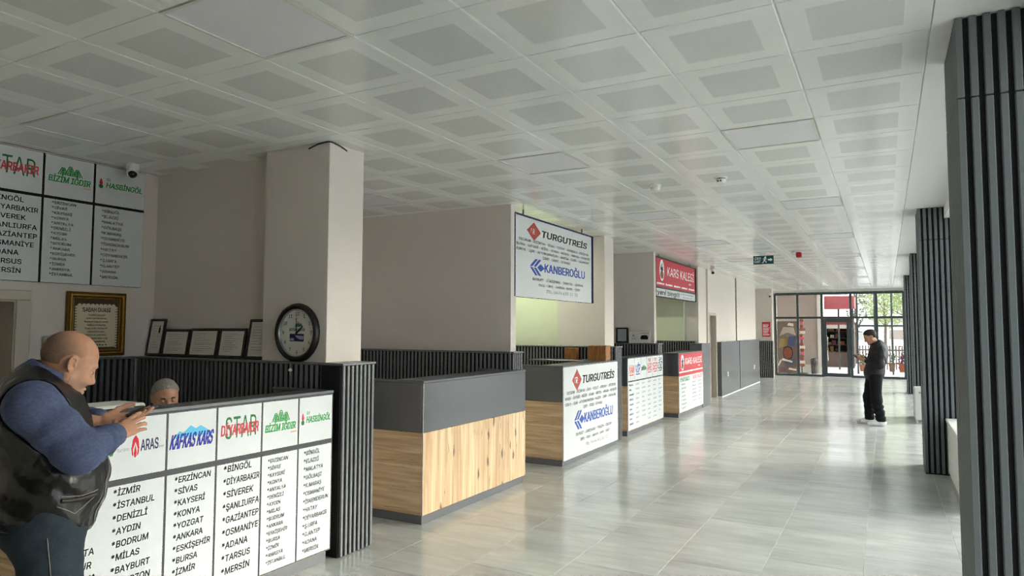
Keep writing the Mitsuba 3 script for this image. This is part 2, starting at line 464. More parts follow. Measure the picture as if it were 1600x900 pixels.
# ---------------------------------------------------------------- right side: slatted columns, parapet, windows
COLS = [(-5.2, 0.30, -4.7), (1.0, 0.30, 1.6), (3.55, 0.30, 4.15), (9.02, 0.343, 9.62), (14.3, 0.408, 14.9), (20.0, 0.424, 20.6)]
_sl = {}
cnames = ['slatted column behind the camera', 'slatted column beside the camera', 'nearest anthracite slatted column of the hall', 'second anthracite slatted column, white heater casing at its foot', 'third anthracite slatted column behind the white heater', 'farthest anthracite slatted column before the glazed front']
for ci, (y0, x0, y1) in enumerate(COLS):
    if ci < 2:
        continue
    x1 = 0.95
    c = solo('slatted_column', box(x0 + .028, x1, y0 + .028, y1 - .028, 0, ceilZ + .005), 'backing_column', cnames[ci], kind='structure')
    for (za, zb) in ((0.012, 2.62), (2.625, ceilZ)):
        key = (za,)
        if key not in _sl:
            _sl[key] = (ply(box(0, .03, 0, .03, za, zb, .004), 'slat_column'))
        one = _sl[key]
        for k in range(12):
            part(c, 'slat', one, M=move(x0 + 0.0 + k * 0.0525, y0, 0))
        for k in range(1, 12):
            part(c, 'slat', one, M=move(x0, y0 + k * 0.0525 - (0.0 if k < 11 else .007), 0))
    part(c, 'base_strip', box(x0 + .004, x1, y0 + .004, y1 - .004, 0, .012), 'backing_column')

rw = solo('wall_right', box(.56, .8, YN, 0.6, 0, ceilZ), 'wall_paint', 'plain side wall at the near end of the hall', kind='structure')
part(rw, 'lintel', box(0.60, 0.95, 0.5, YF, 2.86, ceilZ + .005), 'parapet_white')
segs = [(0.6, 3.58)] + [(COLS[k][2] - .03, COLS[k + 1][0] + .03) for k in range(2, 5)] + [(20.57, YF)]
for n, (a, b) in enumerate(segs):
    w_ = thing(f'window_{n + 2}', f'floor to ceiling side window bay {n + 1} of the hall in a dark frame', kind='structure')
    m = max(2, round((b - a) / 0.95))
    xs = np.linspace(a, b, m + 1)
    for q in xs:
        part(w_, 'mullion', box(0.72, 0.78, q - .03, q + .03, 0.0, 2.86), 'alu_dark')
    for z in (0.03, 1.28, 2.1, 2.835):
        part(w_, 'rail', box(0.73, 0.77, a, b, z - .025, z + .025), 'alu_dark')
    for q0, q1 in zip(xs[:-1], xs[1:]):
        part(w_, 'pane', ([[.75, q0 + .03, .05], [.75, q1 - .03, .05], [.75, q1 - .03, 2.81], [.75, q0 + .03, 2.81]], [[0, 1, 2], [0, 2, 3]]), 'pane_glass')

# white panel heater between the first two columns
h = thing('wall_heater', 'long white heater casing between the nearest two slatted columns', 'heater')
part(h, 'casing', box(0.56, 0.69, 7.25, 8.99, 0.04, 0.60, .006), 'parapet_white')
part(h, 'top_cover', box(0.545, 0.70, 7.23, 9.0, 0.60, 0.63, .005), 'white_plastic')
part(h, 'plinth', box(0.58, 0.68, 7.3, 8.95, 0.0, 0.04), 'grey_plastic')

# white heater by the third column
h = thing('wall_heater', 'white fan heater with a round knob standing before the third slatted column', 'heater')
part(h, 'body', box(0.395, 0.555, 13.72, 14.2, 0.06, 0.61, .012), 'white_plastic')
part(h, 'knob', rot(lathe([[0, 0], [.02, 0], [.02, .012], [0, .014]], 20), 90, [1, 0, 0]).apply_translation([.475, 13.722, .53]), 'grey_plastic')
part(h, 'leg', box(.41, .44, 13.76, 13.8, 0, .062), 'white_plastic')
part(h, 'leg', box(.51, .54, 13.76, 13.8, 0, .062), 'white_plastic')
part(h, 'leg', box(.41, .44, 14.12, 14.16, 0, .062), 'white_plastic')
part(h, 'leg', box(.51, .54, 14.12, 14.16, 0, .062), 'white_plastic')

# ---------------------------------------------------------------- hall behind the camera
solo('wall_near', box(-6.0, 1.0, YN - .2, YN, 0, ceilZ), 'wall_paint', 'wall at the near end of the hall', kind='structure')

# ---------------------------------------------------------------- glazed end front
sx = YF / 26.2
g = thing('window_1', 'dark framed glazed front closing the far end of the hall', kind='structure')
MU = [-3.50 * sx, -2.75 * sx, -1.97 * sx, -1.06 * sx, -0.28 * sx, 0.52 * sx]
TR, TOP = 2.02, 2.86
for k, q in enumerate(MU):
    part(g, 'mullion', box(q - .035, q + .035, YF - .04, YF + .04, 0, TOP), 'alu_dark')
part(g, 'head_rail', box(MU[0], MU[-1], YF - .045, YF + .045, TOP - .05, TOP + .03), 'alu_dark')
part(g, 'transom', box(MU[0], MU[-1], YF - .04, YF + .04, TR - .035, TR + .035), 'alu_dark')
for k in range(5):
    q0, q1 = MU[k] + .035, MU[k + 1] - .035
    if k != 2:
        part(g, 'sill_rail', box(q0, q1, YF - .03, YF + .03, 0, .07), 'alu_dark')
        part(g, 'pane', ([[q0, YF, .07], [q1, YF, .07], [q1, YF, TR - .03], [q0, YF, TR - .03]], [[0, 1, 2], [0, 2, 3]]), 'pane_glass')
    part(g, 'pane', ([[q0, YF, TR + .03], [q1, YF, TR + .03], [q1, YF, TOP - .05], [q0, YF, TOP - .05]], [[0, 1, 2], [0, 2, 3]]), 'pane_glass')
d = thing('door_3', 'glass entrance door with dark frame and pull bar in the glazed front', kind='structure')
a, b = MU[2] + .04, MU[3] - .04
part(d, 'stile', box(a, a + .1, YF - .035, YF + .035, .01, TR - .04), 'alu_dark')
part(d, 'stile', box(b - .1, b, YF - .035, YF + .035, .01, TR - .04), 'alu_dark')
part(d, 'top_rail', box(a + .1, b - .1, YF - .035, YF + .035, TR - .16, TR - .04), 'alu_dark')
part(d, 'bottom_rail', box(a + .1, b - .1, YF - .035, YF + .035, .01, .13), 'alu_dark')
part(d, 'pane', ([[a + .1, YF, .13], [b - .1, YF, .13], [b - .1, YF, TR - .16], [a + .1, YF, TR - .16]], [[0, 1, 2], [0, 2, 3]]), 'pane_glass')
part(d, 'handle', tube([(a + .13, YF - .03, .55), (a + .13, YF - .09, .58), (a + .13, YF - .09, 1.32), (a + .13, YF - .03, 1.35)], .014), 'steel')
# ---------------------------------------------------------------- counters
def counter(label, y0, y1, xf, depth=0.57, H=1.17, led=0.30, split=0.745):
    xb = xf - depth
    t = thing('counter', label, 'counter')
    part(t, 'front_upper', box(xf - .022, xf, y0, y1, split, H - .022, .002), 'laminate', label='anthracite upper front')
    part(t, 'front_lower', box(xf - .022, xf, y0, y1, .075, split - .002, .002), 'oak', label='knotty oak lower front')
    for s, e in ((y0, y0 + .02), (y1 - .02, y1)):
        part(t, 'side_upper', box(xb, xf - .0225, s, e, split, H - .022, .002), 'laminate')
        part(t, 'side_lower', box(xb, xf - .0225, s, e, .075, split - .002, .002), 'oak')
    part(t, 'corner_edge', box(xf - .004, xf + .0012, y0 - .0012, y0 + .003, .075, H - .022), 'edge_light')
    part(t, 'kickplate', cat([box(xf - .035, xf - .015, y0 + .01, y1 - .03, 0, .075), box(xb + .01, xf - .035, y0 + .012, y0 + .03, 0, .075), box(xb + .01, xf - .035, y1 - .05, y1 - .03, 0, .075)]), 'kick')
    part(t, 'top_ledge', box(xf - led, xf + .004, y0 - .004, y1 + .004, H - .022, H, .003), 'laminate')
    part(t, 'side_top', box(xb, xf - led, y0 - .004, y0 + .03, H - .022, H, .003), 'laminate')
    part(t, 'side_top', box(xb, xf - led, y1 - .03, y1 + .004, H - .022, H, .003), 'laminate')
    return t


def lettered(parent, name, plane, s0, s1, z0, z1, prints, mat_='vinyl', th=0.004):
    """a sign panel on a plane and its prints: {material: [meshes in panel coordinates]}"""
    p = part(parent, name, plane.put(box(s0, s1, z0, z1, 0, th, .0008)), mat_)
    for m, ms in prints.items():
        if m == 'ink' and len(ms) > 1:
            for one in ms:
                part(p, 'lettering', plane.put(shift(one, 0, 0, th)), m)
        elif ms:
            part(p, 'lettering' if m == 'ink' else 'print', plane.put(shift(cat(ms), 0, 0, th)), m, kind='stuff' if len(ms) > 12 else None)
    return p


C1X = -3.42
c1 = counter('near counter fronted by white destination boards with company logos', 1.78, 3.65, C1X, led=.17)
c2 = counter('bare counter of knotty oak with an anthracite upper half and no signs', 4.64, 6.455, -3.36)
c3 = counter('oak sided counter with a white board and a red diamond logo', 7.37, 9.215, -3.34)
c4 = counter('oak sided counter with a white board of six narrow lists', 9.91, 11.755, -3.43)
c5 = counter('farthest oak sided counter fronted by a red and white board', 12.45, 14.32, -3.34)

COLSTXT = {
    'has': ['*BİNGÖL', '*ELAZIĞ', '*MALATYA', '*GÖLBAŞI', '*K.MARAŞ', '*OSMANİYE', '*İSKENDERUN', '*HATAY', '*DİYARBAKIR', '*Ş.URFA', '*G.ANTEP', '*ADANA', '*MERSİN'],
    'biz': ['*ERZİNCAN', '*SİVAS', '*KAYSERİ', '*KONYA', '*ANTALYA', '*DENİZLİ', '*AYDIN', '*MİLAS', '*BODRUM', '*ANKARA', '*ESKİŞEHİR', '*BURSA', '*İZMİR', '*AMASYA', '*İSTANBUL'],
    'star': ['*BİNGÖL', '*DİYARBAKIR', '*SİVEREK', '*ŞANLIURFA', '*GAZİANTEP', '*OSMANİYE', '*ADANA', '*TARSUS', '*MERSİN'],
    'kaf': ['*ERZİNCAN', '*SİVAS', '*KAYSERİ', '*KONYA', '*YOZGAT', '*ANKARA', '*ESKİŞEHİR', '*BURSA', '*İZMİR'],
    'ara': ['*İZMİR', '*İSTANBUL', '*DENİZLİ', '*AYDIN', '*BODRUM', '*MİLAS', '*BAYBURT', '*TRABZON'],
    'left': ['', '', '', '', '*ISPARTA', '*BURDUR', '*ANTALYA'],
}


def mountains(cx, y, w, h):
    """three peaks in outline"""
    out = []
    for dx, k in ((-0.29, .78), (0.0, 1.0), (0.29, .78)):
        x, hh, ww = cx + dx * w, h * k, w * .235
        for q in (1.0, .6, .25):
            a = [(x - ww * q, y), (x - ww * q * .25, y + hh * (.55 + .45 * q)), (x + ww * q * .25, y + hh * (.55 + .45 * q)), (x + ww * q, y)]
            b = [(x - ww * q + .2 * ww, y - .001), (x - ww * q * .2 + .06 * ww, y + hh * (.55 + .45 * q) - .2 * ww), (x + ww * q * .2 - .06 * ww, y + hh * (.55 + .45 * q) - .2 * ww), (x + ww * q - .2 * ww, y - .001)]
            g = sg.Polygon(a).difference(sg.Polygon(b).buffer(0)) if q > .3 else sg.Polygon(a)
            out += [trimesh.creation.extrude_polygon(s, .0008, engine='earcut') for s in getattr(g, 'geoms', [g]) if s.area > 1e-8]
    return out


def logo(kind, x0, x1, z0, z1):
    """company logos as flat print within a header panel"""
    w, h, cx, cz = x1 - x0, z1 - z0, (x0 + x1) / 2, (z0 + z1) / 2
    if kind == 'has':
        e = cx - w * .40
        return {'ink_green': [text('HASBİNGÖL', .135 * h, x0 + .2 * w, cz - .06 * h, width=.74 * w, skew=.2, heavy=.018), text('ÖZ', .055 * h, x0 + .21 * w, cz + .125 * h)],
                'ink_red': [disc(e, cz + .05 * h, .035 * w, n=16, r2=.05 * h), poly([(e - .03 * w, cz + .1 * h), (e + .03 * w, cz + .1 * h), (e, cz + .16 * h)])],
                'ink_dgreen': [disc(e, cz - .045 * h, .045 * w, n=16, r2=.055 * h)]}
    if kind == 'biz':
        return {'ink_green': [text('BİZİM IĞDIR', .145 * h, cx, cz - .13 * h, width=.86 * w, anchor='c', skew=.12, heavy=.025)] + mountains(cx, cz + .06 * h, .5 * w, .24 * h),
                'ink_orange': [text('turizm', .045 * h, x0 + .78 * w, cz - .215 * h, bold=False)]}
    if kind == 'star':
        return {'ink_dgreen': [text('STAR', .42 * h, cx + .02 * w, cz - .13 * h, width=.72 * w, anchor='c', bold=False)],
                'ink_signred': [shift(text('DİYARBAKIR', .2 * h, cx, cz - .06 * h, width=.86 * w, anchor='c', skew=.06, heavy=.015), 0, 0, .0009)]}
    if kind == 'kaf':
        pk = [(x0 + .1 * w, cz + .03 * h), (x0 + .22 * w, cz + .16 * h), (x0 + .3 * w, cz + .12 * h), (x0 + .45 * w, cz + .24 * h), (x0 + .56 * w, cz + .17 * h), (x0 + .66 * w, cz + .22 * h),
              (x0 + .8 * w, cz + .13 * h), (x0 + .95 * w, cz + .03 * h)]
        return {'ink_cyan': [poly(pk)], 'ink_violet': [shift(text('KAFKAS KARS', .25 * h, cx - .01 * w, cz - .15 * h, width=.88 * w, anchor='c', skew=.2, heavy=.018), 0, 0, .0009)],
                'ink_red': [poly([(x0 + .1 * w, cz + .06 * h), (x0 + .125 * w, cz + .06 * h), (x0 + .2 * w, cz + .25 * h), (x0 + .16 * w, cz + .13 * h)])]}
    if kind == 'ara':
        ax = x0 + .706 * w
        fl = [(ax - .030 * w, cz - .13 * h), (ax - .037 * w, cz - .02 * h), (ax - .026 * w, cz + .13 * h), (ax, cz + .20 * h), (ax + .026 * w, cz + .13 * h), (ax + .037 * w, cz - .02 * h), (ax + .030 * w, cz - .13 * h),
              (ax + .014 * w, cz - .16 * h), (ax + .024 * w, cz - .04 * h), (ax, cz + .09 * h), (ax - .024 * w, cz - .04 * h), (ax - .014 * w, cz - .16 * h)]
        return {'ink_red': [poly(fl), poly([(ax - .006 * w, cz - .18 * h), (ax + .006 * w, cz - .18 * h), (ax + .014 * w, cz - .1 * h), (ax, cz + .03 * h), (ax - .014 * w, cz - .1 * h)])],
                'ink_navy': [text('ARAS', .185 * h, x0 + .755 * w, cz - .08 * h, width=.172 * w, skew=.0)], 'ink_grey': [text('turizm', .05 * h, x0 + .932 * w, cz - .075 * h, bold=False, width=.055 * w), text('turizm', .06 * h, x0 + .54 * w, cz - .05 * h, bold=False, width=.11 * w)],
                'ink_green': [text('r', .3 * h, x0 + .475 * w, cz - .09 * h, skew=.2)]}
    return {}


pl = Plane('+x', C1X)
cols1 = [('has', 3.335, 3.638), ('biz', 3.033, 3.322), ('star', 2.706, 3.020), ('kaf', 2.392, 2.693), ('ara', 1.80, 2.379)]
for kind, a, b in cols1:
    lettered(c1, 'logo_panel', pl, a, b, .838, 1.138, logo(kind, a, b, .838, 1.138))
    names = COLSTXT[kind]
    z, dz, ch = {'star': (.757, .0735, .036), 'kaf': (.757, .0618, .0315), 'ara': (.757, .064, .0315), 'has': (.757, .0532, .026), 'biz': (.757, .0447, .0228)}[kind]
    tx = [text(s, ch, a + (.045 if kind not in ('ara',) else .30), z - k * dz, sx=.92, skew=.13 if kind in ('has', 'biz') else .1) for k, s in enumerate(names)]
    if kind != 'ara':
        for m in tx:
            if m.vertices[:, 0].max() > b - .006:
                v = m.vertices.copy(); v[:, 0] = a + .045 + (v[:, 0] - a - .045) * (b - .006 - a - .045) / (v[:, 0].max() - a - .045); m.vertices = v
    if kind == 'ara':
        tx += [text(s, ch, a + .02, z - k * dz, sx=.92, skew=.1) for k, s in enumerate(COLSTXT['left']) if s]
    lettered(c1, 'list_panel', pl, a, b, .085, .806, {'ink': tx})
part(c1, 'board_back', pl.put(box(1.79, 3.648, .078, 1.147, 0, .0012)), 'ink_strip')


def diamond(cx, cz, rx, rz):
    k = .16
    return {'ink_brick': [poly([(cx - rx, cz), (cx, cz - rz), (cx + rx, cz), (cx, cz + rz)])],
            'ink_white': [shift(m, 0, 0, .0009) for m in (text('R', rz * .62, cx - rx * .05, cz - rz * .34, anchor='c', bold=False, sx=.9, skew=.1), text('T', rz * .5, cx - rx * .42, cz - rz * .25, anchor='c', bold=False, sx=.7, skew=.2))]}


def chevrons(x, cz, w, h):
    """blue arrow of slanted bars pointing left with a square core"""
    out = []
    for k in range(3):
        o = k * .24 * w
        for s in (1, -1):
            out.append(poly([(x + o, cz + s * .03 * h), (x + o + .17 * w, cz + s * .03 * h), (x + o + .17 * w + .36 * w, cz + s * .5 * h), (x + o + .36 * w, cz + s * .5 * h)] if k < 2 else
                            [(x + o + .06 * w, cz), (x + o + .32 * w, cz), (x + o + .19 * w, cz + s * .2 * h)]))
    out.append(poly([(x + .48 * w, cz), (x + .74 * w, cz - .24 * h), (x + w, cz), (x + .74 * w, cz + .24 * h)]))
    return out


def merge(*ds):
    o = {}
    for d_ in ds:
        for k, v in d_.items():
            o.setdefault(k, []).extend(v)
    return o


def two_firm(a, b, z0, z1, up=0.0):
    """the white board with the red diamond and the blue arrow; the layout is shared by the wall sign and the counter"""
    w, h = b - a, z1 - z0
    X, Z = lambda q: a + q * w, lambda q: z0 + q * h
    ls = ['ERZURUM - ERZİNCAN - SİVAS - YOZGAT - KIRIKKALE - ESKİŞEHİR', 'BURSA - KAYSERİ - NİĞDE - ADANA - MERSİN - ANKARA - NEVŞEHİR', 'KONYA - UŞAK - AFYONKARAHİSAR - MANİSA - İZMİR - ADAPAZARI', 'İZMİT - GEBZE - İSTANBUL']
    tx = [text('TURGUTREİS', .085 * h, X(.3), Z(.80), width=.62 * w, skew=.28, heavy=.045)]
    for k, s in enumerate(ls):
        tx.append(text(s, .031 * h, X(.5 if k != 2 else .49), Z(.70 - k * .062 + up), width=(.9, .95, .93, .36)[k] * w, anchor='c'))
    tx += [text('BAYBURT - GÜMÜŞHANE - TRABZON - GİRESUN', .032 * h, X(.53), Z(.225), width=.66 * w, anchor='c'), text('ORDU - ÜNYE - SAMSUN - BAFRA - SİNOP', .032 * h, X(.545), Z(.155), width=.55 * w, anchor='c'),
           text('TEL: 0474 613 12 72', .04 * h, X(.57), Z(.078), width=.42 * w, anchor='c', bold=False)]
    return merge({'ink': tx, 'ink_blue': [text('KANBEROĞLU', .105 * h, X(.34), Z(.35), width=.55 * w, heavy=.045)] + chevrons(X(.17), Z(.395), .17 * w, .21 * h)}, diamond(X(.215), Z(.845), .08 * w, .12 * h))


lettered(c3, 'sign_board', Plane('+x', -3.338), 7.375, 9.21, .062, 1.15, two_firm(7.375, 9.21, .062, 1.15))

# six narrow lists
pl4 = Plane('+x', -3.428)
prints = {'ink_strip': [box(9.925, 11.74, .80, .82, 0, .0008)], 'ink_grey': [], 'ink_red': [], 'ink_blue': [], 'ink_signred': [], 'ink_dgreen': [], 'ink_navy': []}
rng = np.random.default_rng(5)
W4 = 1.815 / 6
for k in range(6):
    x = 9.925 + k * W4
    if k:
        prints['ink_strip'].append(box(x - .002, x + .002, .82, 1.15, 0, .0008))
    for r in range(9):
        if r == 8 and k in (2, 5):
            continue
        ln = W4 * rng.uniform(.4, .7)
        z = .74 - r * .073
        n = int(ln / .026)
        for q in range(n):
            prints['ink_grey' if k else 'ink_navy'].append(box(x + .05 + q * .026, x + .05 + q * .026 + .017, z, z + .03 * rng.uniform(.75, 1), 0, .0008))
for k, (m, s) in enumerate((('ink_red', 'VAN'), ('ink_blue', 'VİP'), ('ink_dgreen', ''), ('ink_signred', 'KARS'), ('ink_red', 'SES'), ('ink_navy', 'ÖZ'))):
    x = 9.925 + (k + .5) * W4
    if s:
        prints[m].append(text(s, .12, x, .93, width=W4 * .78, anchor='c', skew=.15))
        prints[m].append(box(x - W4 * .33, x + W4 * .33, .895, .91, 0, .0008))
    else:
        prints[m] += mountains(x, .95, W4 * .9, .08)
    if k in (3, 4, 5):
        prints[m].append(text(('KALESİ', 'TUR', 'TUR')[k - 3], .05, x, 1.075, width=W4 * .5, anchor='c'))
lettered(c4, 'sign_board', pl4, 9.915, 11.75, .085, 1.155, prints)


def castle(cx, cz, r):
    """emblem: white fort over a dark dome in a ring"""
    return {'ink_white': [disc(cx, cz, r * .72, n=24, r2=r)], 'ink_brown': [shift(disc(cx, cz - r * .38, r * .5, n=20, r2=r * .42), 0, 0, .0009)],
            'ink_navy': [shift(poly([(cx - .45 * r, cz + .0 * r), (cx - .45 * r, cz + .42 * r), (cx - .3 * r, cz + .42 * r), (cx - .3 * r, cz + .25 * r), (cx - .12 * r, cz + .25 * r), (cx - .12 * r, cz + .62 * r), (cx + .12 * r, cz + .62 * r),
                                     (cx + .12 * r, cz + .25 * r), (cx + .3 * r, cz + .25 * r), (cx + .3 * r, cz + .42 * r), (cx + .45 * r, cz + .42 * r), (cx + .45 * r, cz)]), 0, 0, .0009)]}


pl5 = Plane('+x', -3.338)
A5, B5 = 12.46, 14.31
w5 = B5 - A5
p5 = lettered(c5, 'sign_board', pl5, A5, B5, .085, .735, {})
pr = {'ink_dgreen': [text('YENİ BİNGÖL', .07, A5 + .04 * w5, .64, width=.38 * w5, skew=.1)], 'ink_pink': [text('KARS KALESİ', .07, A5 + .55 * w5, .64, width=.42 * w5, skew=.1)], 'ink_grey': []}
for k, x in enumerate((.09, .52, .78)):
    for r in range(7 if k != 1 else 6):
        ln, z = w5 * rng.uniform(.13, .2), .57 - r * .072
        for q in range(int(ln / .03)):
            pr['ink_grey'].append(box(A5 + x * w5 + q * .03, A5 + x * w5 + q * .03 + .02, z, z + .032 * rng.uniform(.8, 1), 0, .0008))
for m, ms in pr.items():
    part(p5, 'print', pl5.put(shift(cat(ms), 0, 0, .004)), m, kind='stuff' if len(ms) > 12 else None)
lettered(c5, 'header_board', pl5, A5, B5, .74, 1.15, merge(castle(A5 + .13 * w5, .985, .145), {'ink_white': [text('KARS KALESİ', .12, A5 + .24 * w5, .94, width=.7 * w5, skew=.12, bold=False), box(A5 + .02, B5 - .02, .80, .825, 0, .0008),
                                                                                           text('turizm', .04, A5 + .78 * w5, .87, bold=False)]}), 'ink_signred')

# ---------------------------------------------------------------- wall signs
S = thing('hanging_sign', 'white sign with red diamond logo and blue arrow lettering hung between two columns', 'sign')
plS = Plane('+x', -3.66)
b = part(S, 'frame', cat([box(-3.69, -3.625, 6.705, 6.722, 1.965, 2.915), box(-3.69, -3.625, 9.03, 9.047, 1.965, 2.915), box(-3.69, -3.625, 6.722, 9.03, 2.90, 2.915), box(-3.69, -3.66, 6.705, 9.047, 1.965, 2.9)]), 'ink_navy')
lettered(S, 'face', Plane('+x', -3.65), 6.724, 9.028, 1.967, 2.9, two_firm(6.724, 9.028, 1.967, 2.9), 'vinyl_wall')
part(S, 'hanger', cat([box(-3.68, -3.67, y - .01, y + .01, 2.915, ceilZ) for y in (7.0, 8.75)]), 'alu_dark')
S = thing('hanging_sign', 'red sign with castle emblem above a white strip hung over the farthest counter', 'sign')
y0, y1 = 12.065, 15.05
part(S, 'frame', cat([box(-3.69, -3.625, y0, y0 + .02, 2.205, 2.935), box(-3.69, -3.625, y1 - .02, y1, 2.205, 2.935), box(-3.69, -3.625, y0, y1, 2.92, 2.935), box(-3.69, -3.63, y0, y1, 2.36, 2.385), box(-3.69, -3.625, y0, y1, 2.195, 2.21), box(-3.69, -3.66, y0, y1, 2.205, 2.92)]), 'alu_black')
a, b = y0 + .022, y1 - .022
lettered(S, 'face', Plane('+x', -3.65), a, b, 2.387, 2.918, merge(castle(a + .42, 2.70, .2), {'ink_white': [text('KARS KALESİ', .17, a + .78, 2.62, width=2.05, skew=.1, bold=False), text('turizm', .05, a + 2.4, 2.53, bold=False)] +
         [box(a + .1 + q * .095, a + .17 + q * .095, 2.43, 2.465, 0, .0008) for q in range(29) if q % 6 != 5]}), 'ink_signred')
lettered(S, 'lower_face', Plane('+x', -3.65), a, b, 2.212, 2.358, {'ink': [text('yeni bingöl', .085, a + .1, 2.245, width=1.55, skew=.15)], 'ink_grey': [box(a + 1.75 + q * .07, a + 1.8 + q * .07, 2.3, 2.33, 0, .0008) for q in range(15)] + [box(a + 1.9 + q * .07, a + 1.95 + q * .07, 2.24, 2.265, 0, .0008) for q in range(11)]}, 'vinyl_wall')
part(S, 'hanger', cat([box(-3.68, -3.67, y - .01, y + .01, 2.93, ceilZ) for y in (12.4, 14.7)]), 'alu_dark')

B = thing('destination_board', 'large white wall board of city names in columns under the ceiling at the left', 'sign')
plB = Plane('+x', -5.795)
part(B, 'backing', plB.put(box(2.02, 3.745, 1.955, 2.975, 0, .006)), 'ink')
plB = Plane('+x', -5.789)
for kind, a, b in (('has', 3.312, 3.742), ('biz', 2.917, 3.294), ('star', 2.47, 2.899), ('kaf', 2.04, 2.452)):
    lettered(B, 'logo_panel', plB, a, b, 2.645, 2.972, logo(kind, a, b, 2.645, 2.972), 'vinyl_wall')
    names = COLSTXT[kind]
    z, dz, ch = {13: (2.575, .0465, .0225), 15: (2.585, .0408, .021), 9: (2.56, .068, .036)}[len(names)]
    tx = [text(s, ch, a + .06, z - k * dz, sx=1.12) for k, s in enumerate(names)]
    for m in tx:
        mx = m.vertices[:, 0].max()
        if mx > b - .02:
            v = m.vertices.copy(); v[:, 0] = a + .06 + (v[:, 0] - a - .06) * (b - .08 - a) / (mx - a - .06); m.vertices = v
    lettered(B, 'list_panel', plB, a, b, 1.957, 2.622, {'ink': tx}, 'vinyl_wall')
# ---------------------------------------------------------------- clock, frames, small fixtures
CX, CZ, CY = -3.872, 1.567, 3.75
K = thing('wall_clock', 'round wall clock with a wide dark rim standing on the slatted ledge at the column', 'clock')


def upright(m, x, y, z):
    """lathe about z -> axis facing -y at (x, y, z)"""
    m = rot(m, 90, [1, 0, 0])
    return m.apply_translation([x, y, z])


part(K, 'rim', upright(lathe([[.174, .0], [.219, .0], [.222, .012], [.212, .034], [.196, .042], [.182, .034], [.176, .02], [.174, 0]], 64), CX, CY, CZ), 'black_frame', 40)
part(K, 'inner_ring', upright(lathe([[.170, .012], [.1775, .012], [.180, .026], [.175, .028], [.170, .016], [.170, .012]], 64), CX, CY, CZ), 'steel', 40)
part(K, 'face', upright(lathe([[0, .004], [.175, .004], [.175, .012], [0, .012]], 48), CX, CY, CZ), 'paper')
pk = Plane('-y', CY - .0122, CX, CZ)
nm = []
for h in range(1, 13):
    a = math.radians(90 - 30 * h)
    nm.append(text(str(h), .027, .143 * math.cos(a), .143 * math.sin(a) - .0135, anchor='c', bold=False))
nm += [box(.166 * math.cos(a) - .0012, .166 * math.cos(a) + .0012, .166 * math.sin(a) - .0012, .166 * math.sin(a) + .0012, 0, .0006) for a in np.linspace(0, 2 * np.pi, 60, endpoint=False)]
part(K, 'numerals', pk.put(cat(nm)), 'ink')
part(K, 'print', pk.put(cat([text('BİZİM IĞDIR', .018, 0, .014, width=.16, anchor='c', skew=.12)] + mountains(0.015, .045, .075, .035))), 'ink_dgreen')
part(K, 'picture', pk.put(box(-.075, .07, -.065, -.008, 0, .0008)), 'ink_navy')
part(K, 'picture_detail', pk.put(cat([poly([(-.02, -.018), (.066, -.024), (.066, -.05), (.03, -.05), (-.005, -.034)], .0016), box(-.07, -.03, -.058, -.04, 0, .0016)])), 'ink_grey')
hb = []
for ang, ln, w in ((93, .112, .005), (38, .078, .007)):
    a = math.radians(ang)
    c, s = math.cos(a), math.sin(a)
    hb.append(poly([(-s * w - c * .015, c * w - s * .015), (c * ln - s * w * .5, s * ln + c * w * .5), (c * ln + s * w * .5, s * ln - c * w * .5), (s * w - c * .015, -c * w - s * .015)], .0015))
part(K, 'hour_hand', pk.put(shift(hb[1], 0, 0, .003)), 'ink')
part(K, 'minute_hand', pk.put(shift(hb[0], 0, 0, .005)), 'ink')
part(K, 'hub', pk.put(shift(disc(0, 0, .009, .004), 0, 0, .003)), 'ink')
kb = thing('pull_cord', 'small white ball on a short cord hanging below the round clock', 'pull cord')
part(kb, 'ball', trimesh.creation.icosphere(2, .0135).apply_translation([-3.868, 3.676, 1.293]), 'white_plastic', True)
part(kb, 'cord', tube([(-3.868, 3.676, 1.345), (-3.868, 3.676, 1.25)], .0015, 5), 'grey_plastic')

